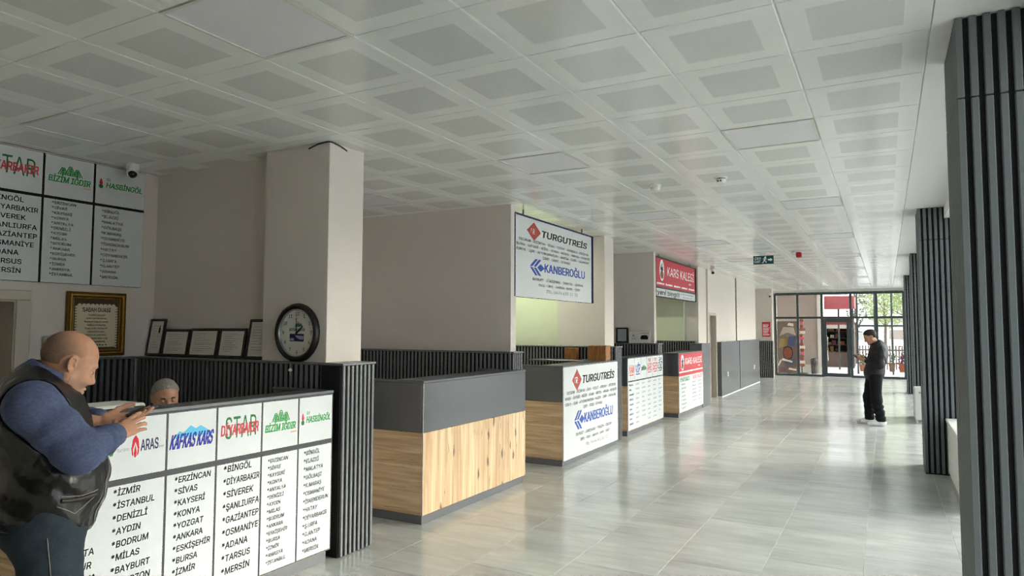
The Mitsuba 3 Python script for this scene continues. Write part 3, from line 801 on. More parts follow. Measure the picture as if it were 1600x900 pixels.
# five framed certificates on the ledge
spec = [(-5.88 + .06, -5.60, 1.355, 1.684, 'narrow portrait certificate in a black frame, first on the slatted ledge'), (-5.565, -5.225, 1.355, 1.592, 'black framed certificate with yellowish paper, second on the slatted ledge'),
        (-5.215, -4.855, 1.355, 1.6, 'black framed certificate with boxed print, third on the slatted ledge'), (-4.845, -4.53, 1.355, 1.6, 'black framed plain certificate, fourth on the slatted ledge'),
        (-4.505, -4.262, 1.355, 1.675, 'tall black framed certificate against the clock column, last on the slatted ledge')]
spec[0] = (-5.785, -5.575, 1.355, 1.684, spec[0][4])
for n, (x0, x1, z0, z1, lb) in enumerate(spec):
    t = thing('certificate_frame', lb, 'picture frame', 'certificates on the ledge')
    w, hgt, b = x1 - x0, z1 - z0, .022
    R_ = trimesh.transformations.rotation_matrix(math.radians(-9), [1, 0, 0])
    put = lambda m: m.apply_transform(R_).apply_translation([x0, 3.795, z0 + .002])
    part(t, 'border', put(cat([box(0, b, 0, .018, 0, hgt, .003), box(w - b, w, 0, .018, 0, hgt, .003), box(b, w - b, 0, .018, 0, b, .003), box(b, w - b, 0, .018, hgt - b, hgt, .003)])), 'black_frame')
    part(t, 'certificate', put(box(b, w - b, .006, .012, b, hgt - b)), 'paper')
    rr = np.random.default_rng(n)
    lines = [box(b + w * .12, b + w * (.12 + .6 * rr.uniform(.5, 1)), .0052, .0062, hgt * q, hgt * q + .004) for q in np.linspace(.22, .8, 9)]
    if n == 2:
        lines += [box(w * .2, w * .8, .0052, .006, hgt * .3, hgt * .302 + .003), box(w * .2, w * .8, .0052, .006, hgt * .45, hgt * .45 + .004)]
    part(t, 'print', put(cat(lines)), 'ink_grey')
    if n == 0:
        part(t, 'emblem', put(cat([box(w * .62, w * .72, .005, .006, hgt * .62, hgt * .76), box(w * .65, w * .69, .005, .006, hgt * .76, hgt * .82)])), 'ink')

# gilt framed prayer on the rear wall
mat('mount_brown', '#4d3d2b', .6, .3)
G = thing('gilt_frame', 'gilt framed prayer print on the rear wall above the standing man', 'picture frame')
gy0, gy1, gz0, gz1, gx = 3.115, 3.60, 1.365, 1.895, -5.795


def moulding(o, wd, dp, m):
    return part(G, 'moulding', cat([box(gx, gx + dp, gy0 + o, gy0 + o + wd, gz0 + o, gz1 - o, .003), box(gx, gx + dp, gy1 - o - wd, gy1 - o, gz0 + o, gz1 - o, .003), box(gx, gx + dp, gy0 + o + wd, gy1 - o - wd, gz0 + o, gz0 + o + wd, .003),
                                    box(gx, gx + dp, gy0 + o + wd, gy1 - o - wd, gz1 - o - wd, gz1 - o, .003)]), m)


moulding(0, .02, .03, 'dark_gold'); moulding(.02, .014, .04, 'gold'); moulding(.034, .012, .03, 'dark_gold'); moulding(.046, .008, .026, 'gold')
part(G, 'beading', cat([trimesh.creation.icosphere(1, .006).apply_translation([gx + .018, gy1 + .002, z]) for z in np.arange(gz0 + .02, gz1 - .01, .0135)]), 'gold', label='beaded gilt edge')
part(G, 'mount', box(gx, gx + .012, gy0 + .054, gy1 - .054, gz0 + .054, gz1 - .054), 'mount_brown')
pg = Plane('+x', gx + .0122)
iy0, iy1, iz0, iz1 = gy0 + .085, gy1 - .08, gz0 + .075, gz1 - .11
mat('parchment', '#cfc6ab', .6, .3)
part(G, 'parchment', pg.put(cat([box(iy0, iy1, iz0, iz1, 0, .0008)] + [disc(q, iz1, .016, .0008, 12) for q in np.linspace(iy0 + .02, iy1 - .02, 9)])), 'parchment')
pq = ['Yarabbi bize bu gün', 'Hakkı hayırlı bir kazanç', 'Neşeyle huzuru nasip', 'Sağlığı kardeşliği', 'Huzurlu kılarım', 'Hakkında hayırlı', 'Kapıyı aç yarabbi', 'Bize bereket ver', 'Yüce kudretinle', 'amin']
for one in [text('SABAH DUASI', .034, (iy0 + iy1) / 2, iz1 - .052, width=.23, anchor='c')] + [text(q, .013, (iy0 + iy1) / 2, iz1 - .085 - k * .0275, anchor='c', width=.2 * (.7 + .3 * ((k * 7) % 5) / 4), bold=True) for k, q in enumerate(pq)]:
    part(G, 'lettering', pg.put(shift(one, 0, 0, .001)), 'ink')
part(G, 'side_ornament', pg.put(cat([disc(q, z, .009, .0016, 10) for q in (iy0 - .008, iy1 + .008) for z in np.arange(iz0, iz1, .022)])), 'parchment')

# white rounded wall unit behind the man's head
U = thing('wall_telephone', 'white rounded wall unit beside the gilt frame, half hidden by the standing man', 'wall unit')
part(U, 'case', box(-5.795, -5.72, 2.965, 3.085, 1.36, 1.545, .03), 'white_plastic', 30)
part(U, 'side_plate', box(-5.795, -5.735, 2.95, 2.966, 1.37, 1.535, .006), 'grey_plastic')

# turret cameras
def camera_unit(x, y, z, label, yaw):
    t = thing('security_camera', label, 'security camera')
    part(t, 'base', shift(lathe([[0, 0], [.05, 0], [.05, -.035], [.046, -.05], [0, -.05]], 32), x, y, z), 'white_plastic', 35)
    part(t, 'housing', shift(lathe([[.0, -.05], [.044, -.05], [.048, -.07], [.044, -.095], [.034, -.105], [0, -.106]], 32), x, y, z), 'white_plastic', 35)
    c, s = math.cos(yaw), math.sin(yaw)
    part(t, 'lens_ball', trimesh.creation.icosphere(3, .034).apply_translation([x + .022 * c, y + .022 * s, z - .088]), 'black_plastic', True)
    return t


camera_unit(-5.585, 3.5, ceilZ, 'white turret security camera in front of the large wall board', -.55)
camera_unit(-3.30, 15.2, ceilZ - .06, 'white turret security camera above the inner doorway', -1.2)
part('security_camera_001', 'mount', box(-3.34, -3.26, 15.16, 15.24, ceilZ - .06, ceilZ), 'white_plastic')
camera_unit(-3.40, 24.2, 2.80, 'tiny white camera unit at the top of the far end wall', -1.2)
part('security_camera_002', 'bracket', box(-3.44, -3.36, 24.16, 24.4, 2.795, 2.83), 'white_plastic')

D = thing('smoke_detector', 'plain white round smoke detector on the ceiling', 'smoke detector')
part(D, 'base', shift(lathe([[0, 0], [.055, 0], [.055, -.012], [0, -.012]], 32), -1.925, 6.41, ceilZ), 'white_plastic', 35)
part(D, 'dome', shift(lathe([[0, -.012], [.045, -.012], [.046, -.035], [.036, -.05], [0, -.054]], 32), -1.925, 6.41, ceilZ), 'white_plastic', 35)
D = thing('smoke_detector', 'white ceiling detector with two dark openings', 'smoke detector')
part(D, 'base', shift(lathe([[0, 0], [.06, 0], [.06, -.012], [0, -.012]], 32), -1.293, 6.34, ceilZ), 'white_plastic', 35)
part(D, 'dome', shift(lathe([[0, -.02], [.048, -.02], [.044, -.04], [.028, -.056], [0, -.058]], 32), -1.293, 6.34, ceilZ), 'white_plastic', 35)
part(D, 'neck', shift(lathe([[0, -.012], [.04, -.012], [.04, -.02], [0, -.02]], 24), -1.293, 6.34, ceilZ), 'black_plastic')
part(D, 'opening', box(-1.315, -1.303, 6.288, 6.302, ceilZ - .046, ceilZ - .034), 'black_plastic')
part(D, 'opening', box(-1.290, -1.278, 6.288, 6.302, ceilZ - .046, ceilZ - .034), 'black_plastic')
A = thing('fire_alarm', 'red fire alarm sounder on a white base on the ceiling', 'alarm')
part(A, 'base', shift(lathe([[0, 0], [.06, 0], [.06, -.03], [.05, -.04], [0, -.04]], 24), -1.38, 12.95, ceilZ), 'white_plastic', 35)
part(A, 'sounder', box(-1.36, -1.27, 12.87, 12.97, ceilZ - .12, ceilZ - .03, .01), 'red_plastic')
A = thing('ceiling_sensor', 'tiny white round sensor on the ceiling before the glazed front', 'sensor')
part(A, 'body', shift(lathe([[0, 0], [.06, 0], [.055, -.04], [0, -.05]], 20), -2.5, 24.6, ceilZ), 'white_plastic', 35)

E_ = thing('exit_sign', 'dark hanging exit sign with white running figure and arrow', 'sign')
ex0, ex1, ez0, ez1, ey = -2.078, -1.735, 2.775, 2.925, 12.9
part(E_, 'body', box(ex0, ex1, ey, ey + .03, ez0, ez1, .004), 'ink_teal')
part(E_, 'mount', cat([box(-1.95, -1.86, ey + .005, ey + .025, ez1, ceilZ), box(-2.0, -1.81, ey - .01, ey + .04, ceilZ - .02, ceilZ)]), 'white_plastic')
pe = Plane('-y', ey, ex0, ez0)
W_, H_ = ex1 - ex0, ez1 - ez0
fig = [disc(.60 * W_, .80 * H_, .016, n=14), poly([(.50 * W_, .42 * H_), (.56 * W_, .72 * H_), (.63 * W_, .68 * H_), (.58 * W_, .38 * H_)]), tube([(.6 * W_, .68 * H_, .001), (.68 * W_, .55 * H_, .001)], .006, 6), tube([(.56 * W_, .68 * H_, .001), (.47 * W_, .6 * H_, .001)], .006, 6),
       tube([(.55 * W_, .42 * H_, .001), (.64 * W_, .3 * H_, .001), (.62 * W_, .1 * H_, .001)], .007, 6), tube([(.53 * W_, .42 * H_, .001), (.5 * W_, .22 * H_, .001), (.42 * W_, .14 * H_, .001)], .007, 6),
       poly([(.72 * W_, .42 * H_), (.84 * W_, .42 * H_), (.84 * W_, .28 * H_), (.96 * W_, .5 * H_), (.84 * W_, .72 * H_), (.84 * W_, .58 * H_), (.72 * W_, .58 * H_)])]
part(E_, 'pictogram', pe.put(cat(fig)), 'ink_white')
part(E_, 'lettering', pe.put(text('ÇIKIŞ', .26 * H_, .06 * W_, .56 * H_, width=.32 * W_)), 'ink_white')
part(E_, 'lettering', pe.put(text('EXIT', .26 * H_, .06 * W_, .16 * H_, width=.3 * W_)), 'ink_white')

N = thing('notice', 'small red and white notice on the far end wall', 'notice')
pn = Plane('-y', 24.395)
part(N, 'sheet', pn.put(box(-3.69, -3.42, 1.36, 1.86, 0, .006)), 'ink_signred')
part(N, 'print', pn.put(shift(cat([box(-3.66, -3.66 + .21 * (1 - .3 * ((k * 3) % 4) / 4), 1.42 + k * .055, 1.445 + k * .055, 0, .001) for k in range(7)]), 0, 0, .006)), 'ink_white')
for y, z in ((17.45, .51), (21.3, .5)):
    s = thing('wall_socket', f'white socket plate on the {"nearer" if y < 18 else "farther"} flat anthracite cladding panel', 'socket')
    part(s, 'plate', box(-3.461, -3.45, y - .045, y + .045, z - .06, z + .06, .004), 'white_plastic')
    part(s, 'insert', rot(lathe([[0, 0], [.022, 0], [.022, .004], [0, .002]], 20), 90, [0, 1, 0]).apply_translation([-3.45, y, z]), 'grey_plastic')

# black cable loop over the clock column
solo('cable', tube([(-3.80, 3.745, 2.955), (-3.70, 3.742, 2.978), (-3.60, 3.738, 2.984), (-3.582, 3.76, 2.984), (-3.583, 3.86, 2.972), (-3.586, 3.93, 2.955)], .005, 6), 'black_plastic', 'thin black cable looped over the top corner of the clock column', 'cable', smooth=True)

# things on the counters
def carton(x, y, z, w, d, h, yaw, label, name='wooden_box', m='oak_dark'):
    t = thing(name, label, 'box')
    b = .012
    R_ = trimesh.transformations.rotation_matrix(yaw, [0, 0, 1])
    pu = lambda q: q.apply_transform(R_).apply_translation([x, y, z])
    part(t, 'shell', pu(cat([box(-w / 2, w / 2, -d / 2, -d / 2 + b, 0, h), box(-w / 2, w / 2, d / 2 - b, d / 2, 0, h), box(-w / 2, -w / 2 + b, -d / 2 + b, d / 2 - b, 0, h), box(w / 2 - b, w / 2, -d / 2 + b, d / 2 - b, 0, h), box(-w / 2 + b, w / 2 - b, -d / 2 + b, d / 2 - b, 0, b)])), m)
    part(t, 'lid', pu(box(-w / 2 - .003, w / 2 + .003, -d / 2 - .003, d / 2 + .003, h, h + .012, .002)), m)
    return t


def _wood2(p, n, uv):
    g = fbm(p.z * 14, p.x * 40 + p.y * 40, 0.0, 3)
    return mix(lin('#6d421f'), lin('#a8713a'), g)


mat('oak_dark', proc(_wood2), 0.5, 0.4)
carton(-3.535, 9.03, 1.17, .25, .27, .19, .12, 'brown wooden box at the right end of the counter with the red diamond board')
t = carton(-4.02, 9.18, 1.165, .17, .14, .15, .1, 'small brown box on a shelf behind the counter with the red diamond board', m='oak_dark')
solo('wall_shelf', box(-4.6, -3.55, 8.95, 9.33, 1.14, 1.163, .003), 'laminate', 'dark shelf carrying a small brown box in front of the lit slats', 'shelf')
px, py = -4.20, 2.56
solo('side_cabinet', cat([box(px - .2, px + .16, py - .21, py + .10, .05, .86, .004), box(px - .17, px + .13, py - .19, py + .09, 0, .05)]), 'laminate', 'low dark cabinet under the white printer behind the near counter', 'cabinet')
P_ = thing('ticket_printer', 'white slotted printer behind the near counter beside the seated man', 'printer')
part(P_, 'body', box(px - .15, px + .13, py - .19, py + .135, .86, 1.135, .012), 'white_plastic')
part(P_, 'slot', box(px + .1305, px + .133, py - .17, py + .0, 1.10, 1.118), 'black_plastic')
part(P_, 'slot', box(px + .1305, px + .133, py + .05, py + .12, 1.105, 1.12), 'black_plastic')
part(P_, 'roller', rot(trimesh.creation.cylinder(.018, .04, sections=20), 90, [1, 0, 0]).apply_translation([px + .135, py + .027, 1.10]), 'grey_plastic')

# on the ledge of the booth behind the six-column counter
t = thing('certificate_frame', 'black framed grey document on the ledge behind the counter with six list columns', 'picture frame')
part(t, 'border', cat([box(-4.32, -4.29, 11.86, 11.88, 1.355, 1.63), box(-4.12, -4.09, 11.86, 11.88, 1.355, 1.63), box(-4.29, -4.12, 11.86, 11.88, 1.355, 1.385), box(-4.29, -4.12, 11.86, 11.88, 1.605, 1.63)]), 'black_frame')
part(t, 'document', box(-4.29, -4.12, 11.866, 11.875, 1.385, 1.605), 'ink_grey')
t = thing('plaque', 'pale printed plaque with a small dark vehicle picture on the far booth ledge', 'plaque')
part(t, 'plate', box(-4.075, -3.68, 11.862, 11.874, 1.355, 1.565, .003), 'paper')
pp = Plane('-y', 11.862)
part(t, 'picture', pp.put(cat([box(-3.86, -3.72, 1.42, 1.475, 0, .001), box(-3.84, -3.74, 1.475, 1.495, 0, .001)])), 'ink')
part(t, 'print', pp.put(cat([disc(-3.99, 1.49, .022, n=14), box(-4.03, -3.95, 1.425, 1.44, 0, .001), box(-3.87, -3.7, 1.525, 1.538, 0, .001)])), 'ink_grey')
# ---------------------------------------------------------------- outside the glazed front and the side windows
def _pave(p, n, uv):
    return mix(lin('#b0b1b1'), lin('#cecfce'), fbm(p.x * 1.2, p.y * 1.2, 0.0, 3) * 0.8 + noise(p.x * 40, p.y * 40) * 0.2)


mat('pavement', proc(_pave), 0.8, 0.3)
mat('asphalt', '#5b5a58', 0.9, 0.2)
solo('pavement', cat([box(-60, .95, YF + .1, 120, -.12, -.02), box(.95, 90, -60, 120, -.2, -.02)]), 'pavement', 'pale paving outside the hall', kind='structure')
mat('canopy_red', '#96454a', .45, .5)
mat('shop_brown', '#6d5a52', .7, .3)
mat('shop_dark', '#3d3835', .7, .3)
mat('plaster_pink', '#b0a298', .8, .2)
mat('plaster_pale', '#d8d4ca', .8, .2)
mat('bark', '#6e6258', .9, .2)
mat('leaf', proc(lambda p, n, uv: mix(lin('#7f9660'), lin('#b3bd88'), noise(p.x * 3, p.y * 3, p.z * 3))), .6, .3)
mat('leaf_dark', proc(lambda p, n, uv: mix(lin('#4a5c42'), lin('#6f7f5c'), noise(p.x * 5, p.y * 5, p.z * 5))), .6, .3)
for _n, _c in (('terracotta', '#8a5a42'), ('ochre', '#94793f'), ('plum', '#6b3c50'), ('cobalt', '#4a5479'), ('cream', '#e2d9c6'), ('rust', '#8f4a33'), ('olive', '#6b6a3c')):
    mat(_n, _c, .6, .3)

# shop across the forecourt, red fascia and red canopy
SY = 33.0
s_ = thing('shop', 'low shop with a red fascia and dark shelved front seen through the entrance door', 'shop')
part(s_, 'wall', cat([box(-9.0, -1.25, SY + 1.6, SY + 1.8, 0, 1.95), box(-9.0, -8.8, SY, SY + 1.6, 0, 1.95), box(-1.42, -1.25, SY, SY + 1.6, 0, 1.95)]), 'shop_dark')
part(s_, 'roof', box(-9.2, -1.2, SY - .2, SY + 2, 1.95, 2.1), 'plaster_pale')
part(s_, 'fascia', box(-9.2, -1.2, SY - .25, SY - .15, 1.82, 2.14), 'canopy_red', label='red fascia board')
part(s_, 'lower_fascia', box(-9.2, -1.2, SY - .3, SY - .25, 1.66, 1.82), 'plaster_pale')
part(s_, 'counter_base', box(-8.8, -1.5, SY + .3, SY + .8, -.02, .62), 'shop_brown')
rng = np.random.default_rng(11)
for k in range(4):
    part(s_, 'shelf', box(-8.6, -1.45, SY + .9, SY + 1.5, .62 + k * .3, .645 + k * .3), 'shop_brown')
pal = ['terracotta', 'ochre', 'plum', 'cobalt', 'cream', 'rust', 'olive', 'shop_brown', 'shop_brown', 'plaster_pink', 'ink_brown', 'shop_dark', 'terracotta']
goods = {}
for k in range(4):
    x = -4.5
    while x < -1.9:
        w = rng.uniform(.12, .3)
        goods.setdefault(pal[rng.integers(len(pal))], []).append(box(x, x + w, SY + .95, SY + 1.2, .646 + k * .3, .646 + k * .3 + rng.uniform(.1, .24)))
        x += w + rng.uniform(.02, .12)
gk = thing('shelf_goods', 'mixed boxed goods on the shelves of the shop across the forecourt', 'goods', kind='stuff')
for m, ms in goods.items():
    part(gk, 'goods', cat(ms), m, kind='stuff')
c_ = thing('canopy', 'red roofed canopy on thin posts outside the entrance door', 'canopy')
part(c_, 'roof', box(-2.6, -1.16, 31.0, 32.6, 2.62, 2.72), 'canopy_red')
part(c_, 'edge_board', box(-2.65, -1.12, 30.95, 31.0, 2.45, 2.98), 'canopy_red')
part(c_, 'edge_board', box(-1.17, -1.12, 31.0, 32.6, 2.50, 2.95), 'canopy_red')
for x, y in ((-1.72, 31.2), (-1.25, 32.5), (-2.5, 32.5)):
    part(c_, 'post', box(x - .03, x + .03, y - .03, y + .03, -.02, 2.62), 'alu_dark')
# pale pilaster building left of the door with hanging goods, bin
b_ = thing('building', 'pale plastered building corner left of the entrance door', 'building')
part(b_, 'wall', box(-8.0, -2.2, 28.0, 30.6, -.02, 4.5), 'plaster_pink')
part(b_, 'pilaster', box(-2.26, -2.14, 27.9, 28.2, -.02, 4.5), 'plaster_pale')
part(b_, 'base_course', box(-8.0, -2.27, 27.97, 28.0, -.02, .3), 'plaster_pale')
st_ = thing('goods_stand', 'tall stand hung with red and cream goods before the pale building corner', 'stand')
part(st_, 'pole', tube([(-2.78, 27.5, -.02), (-2.78, 27.5, 2.05)], .02), 'alu_dark')
part(st_, 'foot', lathe([[0, 0], [.2, 0], [.2, .03], [0, .04]], 20).apply_translation([-2.78, 27.5, -.02]), 'alu_dark')
for k in range(16):
    z = .25 + .11 * k
    part(st_, 'packet', box(-2.78 + rng.uniform(-.16, .0), -2.78 + rng.uniform(.05, .16), 27.4, 27.46, z, z + .1, .01), ['rust', 'cream', 'canopy_red', 'terracotta', 'ink_pink'][k % 5])
t = thing('litter_bin', 'black litter bin at the corner of the pale building outside', 'bin')
part(t, 'body', shift(lathe([[0, 0], [.09, 0], [.11, .5], [0, .5]], 20), -2.38, 27.6, -.02), 'black_plastic', 35)
part(t, 'lid', shift(lathe([[0, .5], [.115, .5], [.11, .54], [.06, .58], [0, .585]], 20), -2.38, 27.6, -.02), 'black_plastic', 35)

solo('porch_roof', cat([box(-9.0, -2.0, 26.05, 27.95, 3.25, 3.35), box(-2.12, -2.0, 26.05, 27.95, 3.1, 3.25)]), 'plaster_pale', 'flat roof added to shade the left part of the forecourt', kind='structure')  # unseen slab, added to darken the plastered corner and the poster

# poster standing behind the leftmost pane
po_ = thing('poster', 'dark advertising poster with a brown ball behind the leftmost pane', 'poster')
Pp = Plane('-y', 26.07)
px0, px1 = -3.43, -2.745
part(po_, 'sheet', Pp.put(box(px0, px1, .06, 1.9, -.012, 0)), 'shop_brown')
W_ = px1 - px0
X = lambda q: px0 + q * W_
part(po_, 'print', Pp.put(cat([poly([(X(.05), .95), (X(.45), 1.02), (X(.5), 1.3), (X(.1), 1.28)])])), 'ochre')
part(po_, 'print', Pp.put(cat([poly([(X(.5), 1.05), (X(.85), 1.0), (X(.9), 1.34), (X(.55), 1.38)]), poly([(X(.25), .42), (X(.75), .38), (X(.9), .6), (X(.4), .55)])])), 'cobalt')
part(po_, 'print', Pp.put(disc(X(.5), .78, .17, n=24, r2=.24)), 'ink')
part(po_, 'print', Pp.put(shift(disc(X(.5), .78, .145, n=24, r2=.21), 0, 0, .001)), 'rust')
part(po_, 'print', Pp.put(shift(cat([poly([(X(.2), .52), (X(.7), .44), (X(.72), .5), (X(.22), .6)]), poly([(X(.05), .3), (X(.2), .52), (X(.14), .55), (X(.0), .35)]), poly([(X(.5), .2), (X(.9), .16), (X(.9), .22), (X(.55), .27)]), poly([(X(.5), 1.75), (X(.8), 1.72), (X(.8), 1.82), (X(.55), 1.85)])]), 0, 0, .002)), 'cream')
part(po_, 'print', Pp.put(shift(cat([poly([(X(.1), 1.38), (X(.5), 1.5), (X(.9), 1.4), (X(.8), 1.68), (X(.3), 1.7)])]), 0, 0, .001)), 'plaster_pink')
part(po_, 'print', Pp.put(shift(cat([poly([(X(.08), .12), (X(.4), .14), (X(.35), .28), (X(.1), .26)])]), 0, 0, .001)), 'plum')
part(po_, 'stand', cat([box(px0, px0 + .02, 26.085, 26.11, -.02, 1.9), box(px1 - .02, px1, 26.085, 26.11, -.02, 1.9)]), 'alu_dark')

# thin steel porch frame in front of the right bays
f_ = thing('porch_frame', 'thin dark steel porch frame outside the right hand glazing', 'frame')
for x in (-.95, -.37, .18, .95):
    part(f_, 'post', box(x - .03, x + .03, 28.5, 28.56, -.02, 3.1), 'alu_dark')
part(f_, 'beam', box(-.98, 1.0, 28.5, 28.56, 1.72, 1.78), 'alu_dark')
part(f_, 'beam', box(-.98, 1.0, 28.5, 28.56, 3.04, 3.1), 'alu_dark')


def tree(label, x, y, h, r, seed, m, n=900, group=None):
    t = thing('tree', label, 'tree', group)
    g = np.random.default_rng(seed)
    part(t, 'trunk', tube([(x, y, -.05), (x + .05, y, h * .3), (x - .03, y + .05, h * .75)], [.09, .07, .03], 8), 'bark', True)
    for k in range(7):
        a, e = g.uniform(0, 6.28), g.uniform(.3, .75)
        L = r * g.uniform(.6, 1.0)
        part(t, 'branch', tube([(x, y, h * e * .8), (x + L * .5 * math.cos(a), y + L * .5 * math.sin(a), h * e * .95 + .2), (x + L * math.cos(a), y + L * math.sin(a), h * e + .5)], [.03, .02, .01], 6), 'bark', True)
    q = g.normal(size=(n, 3))
    q /= np.linalg.norm(q, axis=1, keepdims=True)
    q *= (g.uniform(.25, 1, n) ** .5)[:, None] * np.array((r, r, h * .36))
    q *= (1 + .35 * (meshkit.noise(q * 1.5, seed) - .5))[:, None]
    q += (x, y, h * .64)
    u = g.normal(size=(n, 3)); u /= np.linalg.norm(u, axis=1, keepdims=True)
    w = np.cross(u, g.normal(size=(n, 3))); w /= np.linalg.norm(w, axis=1, keepdims=True)
    s = g.uniform(.05, .11, n)[:, None]
    v = np.stack([q - u * s, q + w * s * .5, q + u * s, q - w * s * .5], 1).reshape(-1, 3)
    i = np.arange(n)[:, None] * 4
    part(t, 'foliage', trimesh.Trimesh(v, np.vstack([i + [0, 1, 2], i + [0, 2, 3]]), process=False), m, kind='stuff')


tree('bright green tree seen through the right panes above the young man', 1.0, 40.0, 7.5, 2.4, 1, 'leaf', 6000)
tree('pale green tree farther off behind the porch frame', -.1, 52.0, 6.2, 1.7, 2, 'leaf', 3500)
tree('small dark branched tree by the door mullion', -1.3, 37.0, 4.6, .6, 3, 'leaf_dark', 300)
tree('green tree beyond the right end of the glazing', 5.2, 50.0, 8.0, 2.6, 4, 'leaf', 5000)
w_ = thing('garden_wall', 'pale low building behind the trees', 'building')
part(w_, 'wall', box(-1.0, 12, 60, 60.3, -.02, 2.4), 'plaster_pale')
part(w_, 'roof', box(-1.2, 12.2, 59.8, 63, 2.4, 2.5), 'plaster_pink')
for k in range(5):
    part(w_, 'window', box(.2 + k * 2.2, 1.2 + k * 2.2, 59.97, 60.0, .9, 1.6), 'plaster_pink')
# crates and potted plants along the forecourt, low picket fence
for k in range(9):
    x, y = -.86 + k * .34, 30.5 + .25 * (k % 2)
    p_ = thing('potted_plant', ['first', 'second', 'third', 'fourth', 'fifth', 'sixth', 'seventh', 'eighth', 'ninth'][k] + ' potted plant from the glass door, ' + ['green leaves', 'reddish leaves', 'olive leaves'][k % 3], 'potted plant', 'potted plants outside the right panes')
    hh = rng.uniform(.22, .34)
    part(p_, 'pot', shift(lathe([[0, 0], [.085, 0], [.12, hh], [.13, hh], [.13, hh + .03], [.1, hh + .03], [0, hh]], 16), x, y, -.02), ['terracotta', 'rust', 'ochre'][k % 3], 35)
    n = 70
    q = rng.normal(size=(n, 3)) * (.06, .06, .12) + (x, y, hh + .24)
    u = rng.normal(size=(n, 3)); u /= np.linalg.norm(u, axis=1, keepdims=True)
    w = np.cross(u, rng.normal(size=(n, 3))); w /= np.linalg.norm(w, axis=1, keepdims=True)
    v = np.stack([q - u * .06, q + w * .03, q + u * .06, q - w * .03], 1).reshape(-1, 3)
    i = np.arange(n)[:, None] * 4
    part(p_, 'foliage', trimesh.Trimesh(v, np.vstack([i + [0, 1, 2], i + [0, 2, 3]]), process=False), ['leaf_dark', 'plum', 'olive'][k % 3], kind='stuff')
    part(p_, 'stem', tube([(x, y, hh - .02), (x + .01, y, hh + .3)], .008, 5), 'bark')
fe = thing('picket_fence', 'low fence of thin brown pickets behind the potted plants', 'fence')
pk_ = ply(box(-.02, .02, -.01, .01, -.02, .95), 'bark')
for k in range(26):
    part(fe, 'picket', pk_, M=move(-1.0 + k * .11, 32.2, 0))
part(fe, 'rail', box(-1.05, 1.85, 32.21, 32.24, .75, .8), 'bark')
part(fe, 'rail', box(-1.05, 1.85, 32.21, 32.24, .2, .25), 'bark')
# ---------------------------------------------------------------- people: bodies from signed distances, one surface each
class F:
    """a small vectorised signed-distance kit; every primitive maps (n, 3) points to distances"""


def rc(a, b, ra, rb):
    a, b = np.array(a, float), np.array(b, float)
    ab = b - a
    L2 = max(ab @ ab, 1e-12)

    def f(p):
        t = np.clip(((p - a) @ ab) / L2, 0, 1)
        return np.linalg.norm(p - a - t[:, None] * ab, axis=1) - (ra + (rb - ra) * t)
    return f


def el(c, r, R=None):
    c, r = np.array(c, float), np.array(r, float)

    def f(p):
        q = p - c
        if R is not None:
            q = q @ R
        k0 = np.linalg.norm(q / r, axis=1)
        k1 = np.linalg.norm(q / (r * r), axis=1)
        return k0 * (k0 - 1) / np.maximum(k1, 1e-9)
    return f


def smin(a, b, k):
    h = np.clip(0.5 + 0.5 * (b - a) / k, 0, 1)
    return b + (a - b) * h - k * h * (1 - h)


def un(k, *fs):
    def f(p):
        d = fs[0](p)
        for g in fs[1:]:
            d = smin(d, g(p), k)
        return d
    return f


def cut(k, f0, *fs):
    def f(p):
        d = f0(p)
        for g in fs:
            d = -smin(-d, g(p), k)
        return d
    return f


def both(f, g, k=1e-4):
    return lambda p: -smin(-f(p), -g(p), k)


def off(f, r):
    return lambda p: f(p) - r


def half(n, d):
    n = np.array(n, float)
    return lambda p: p @ n - d


def rotm(ax, deg):
    return trimesh.transformations.rotation_matrix(math.radians(deg), ax)[:3, :3]


def frame(f, o, R):
    """place f, given in a local frame with axes R's columns at o"""
    o = np.array(o, float)
    return lambda p: f((p - o) @ R)


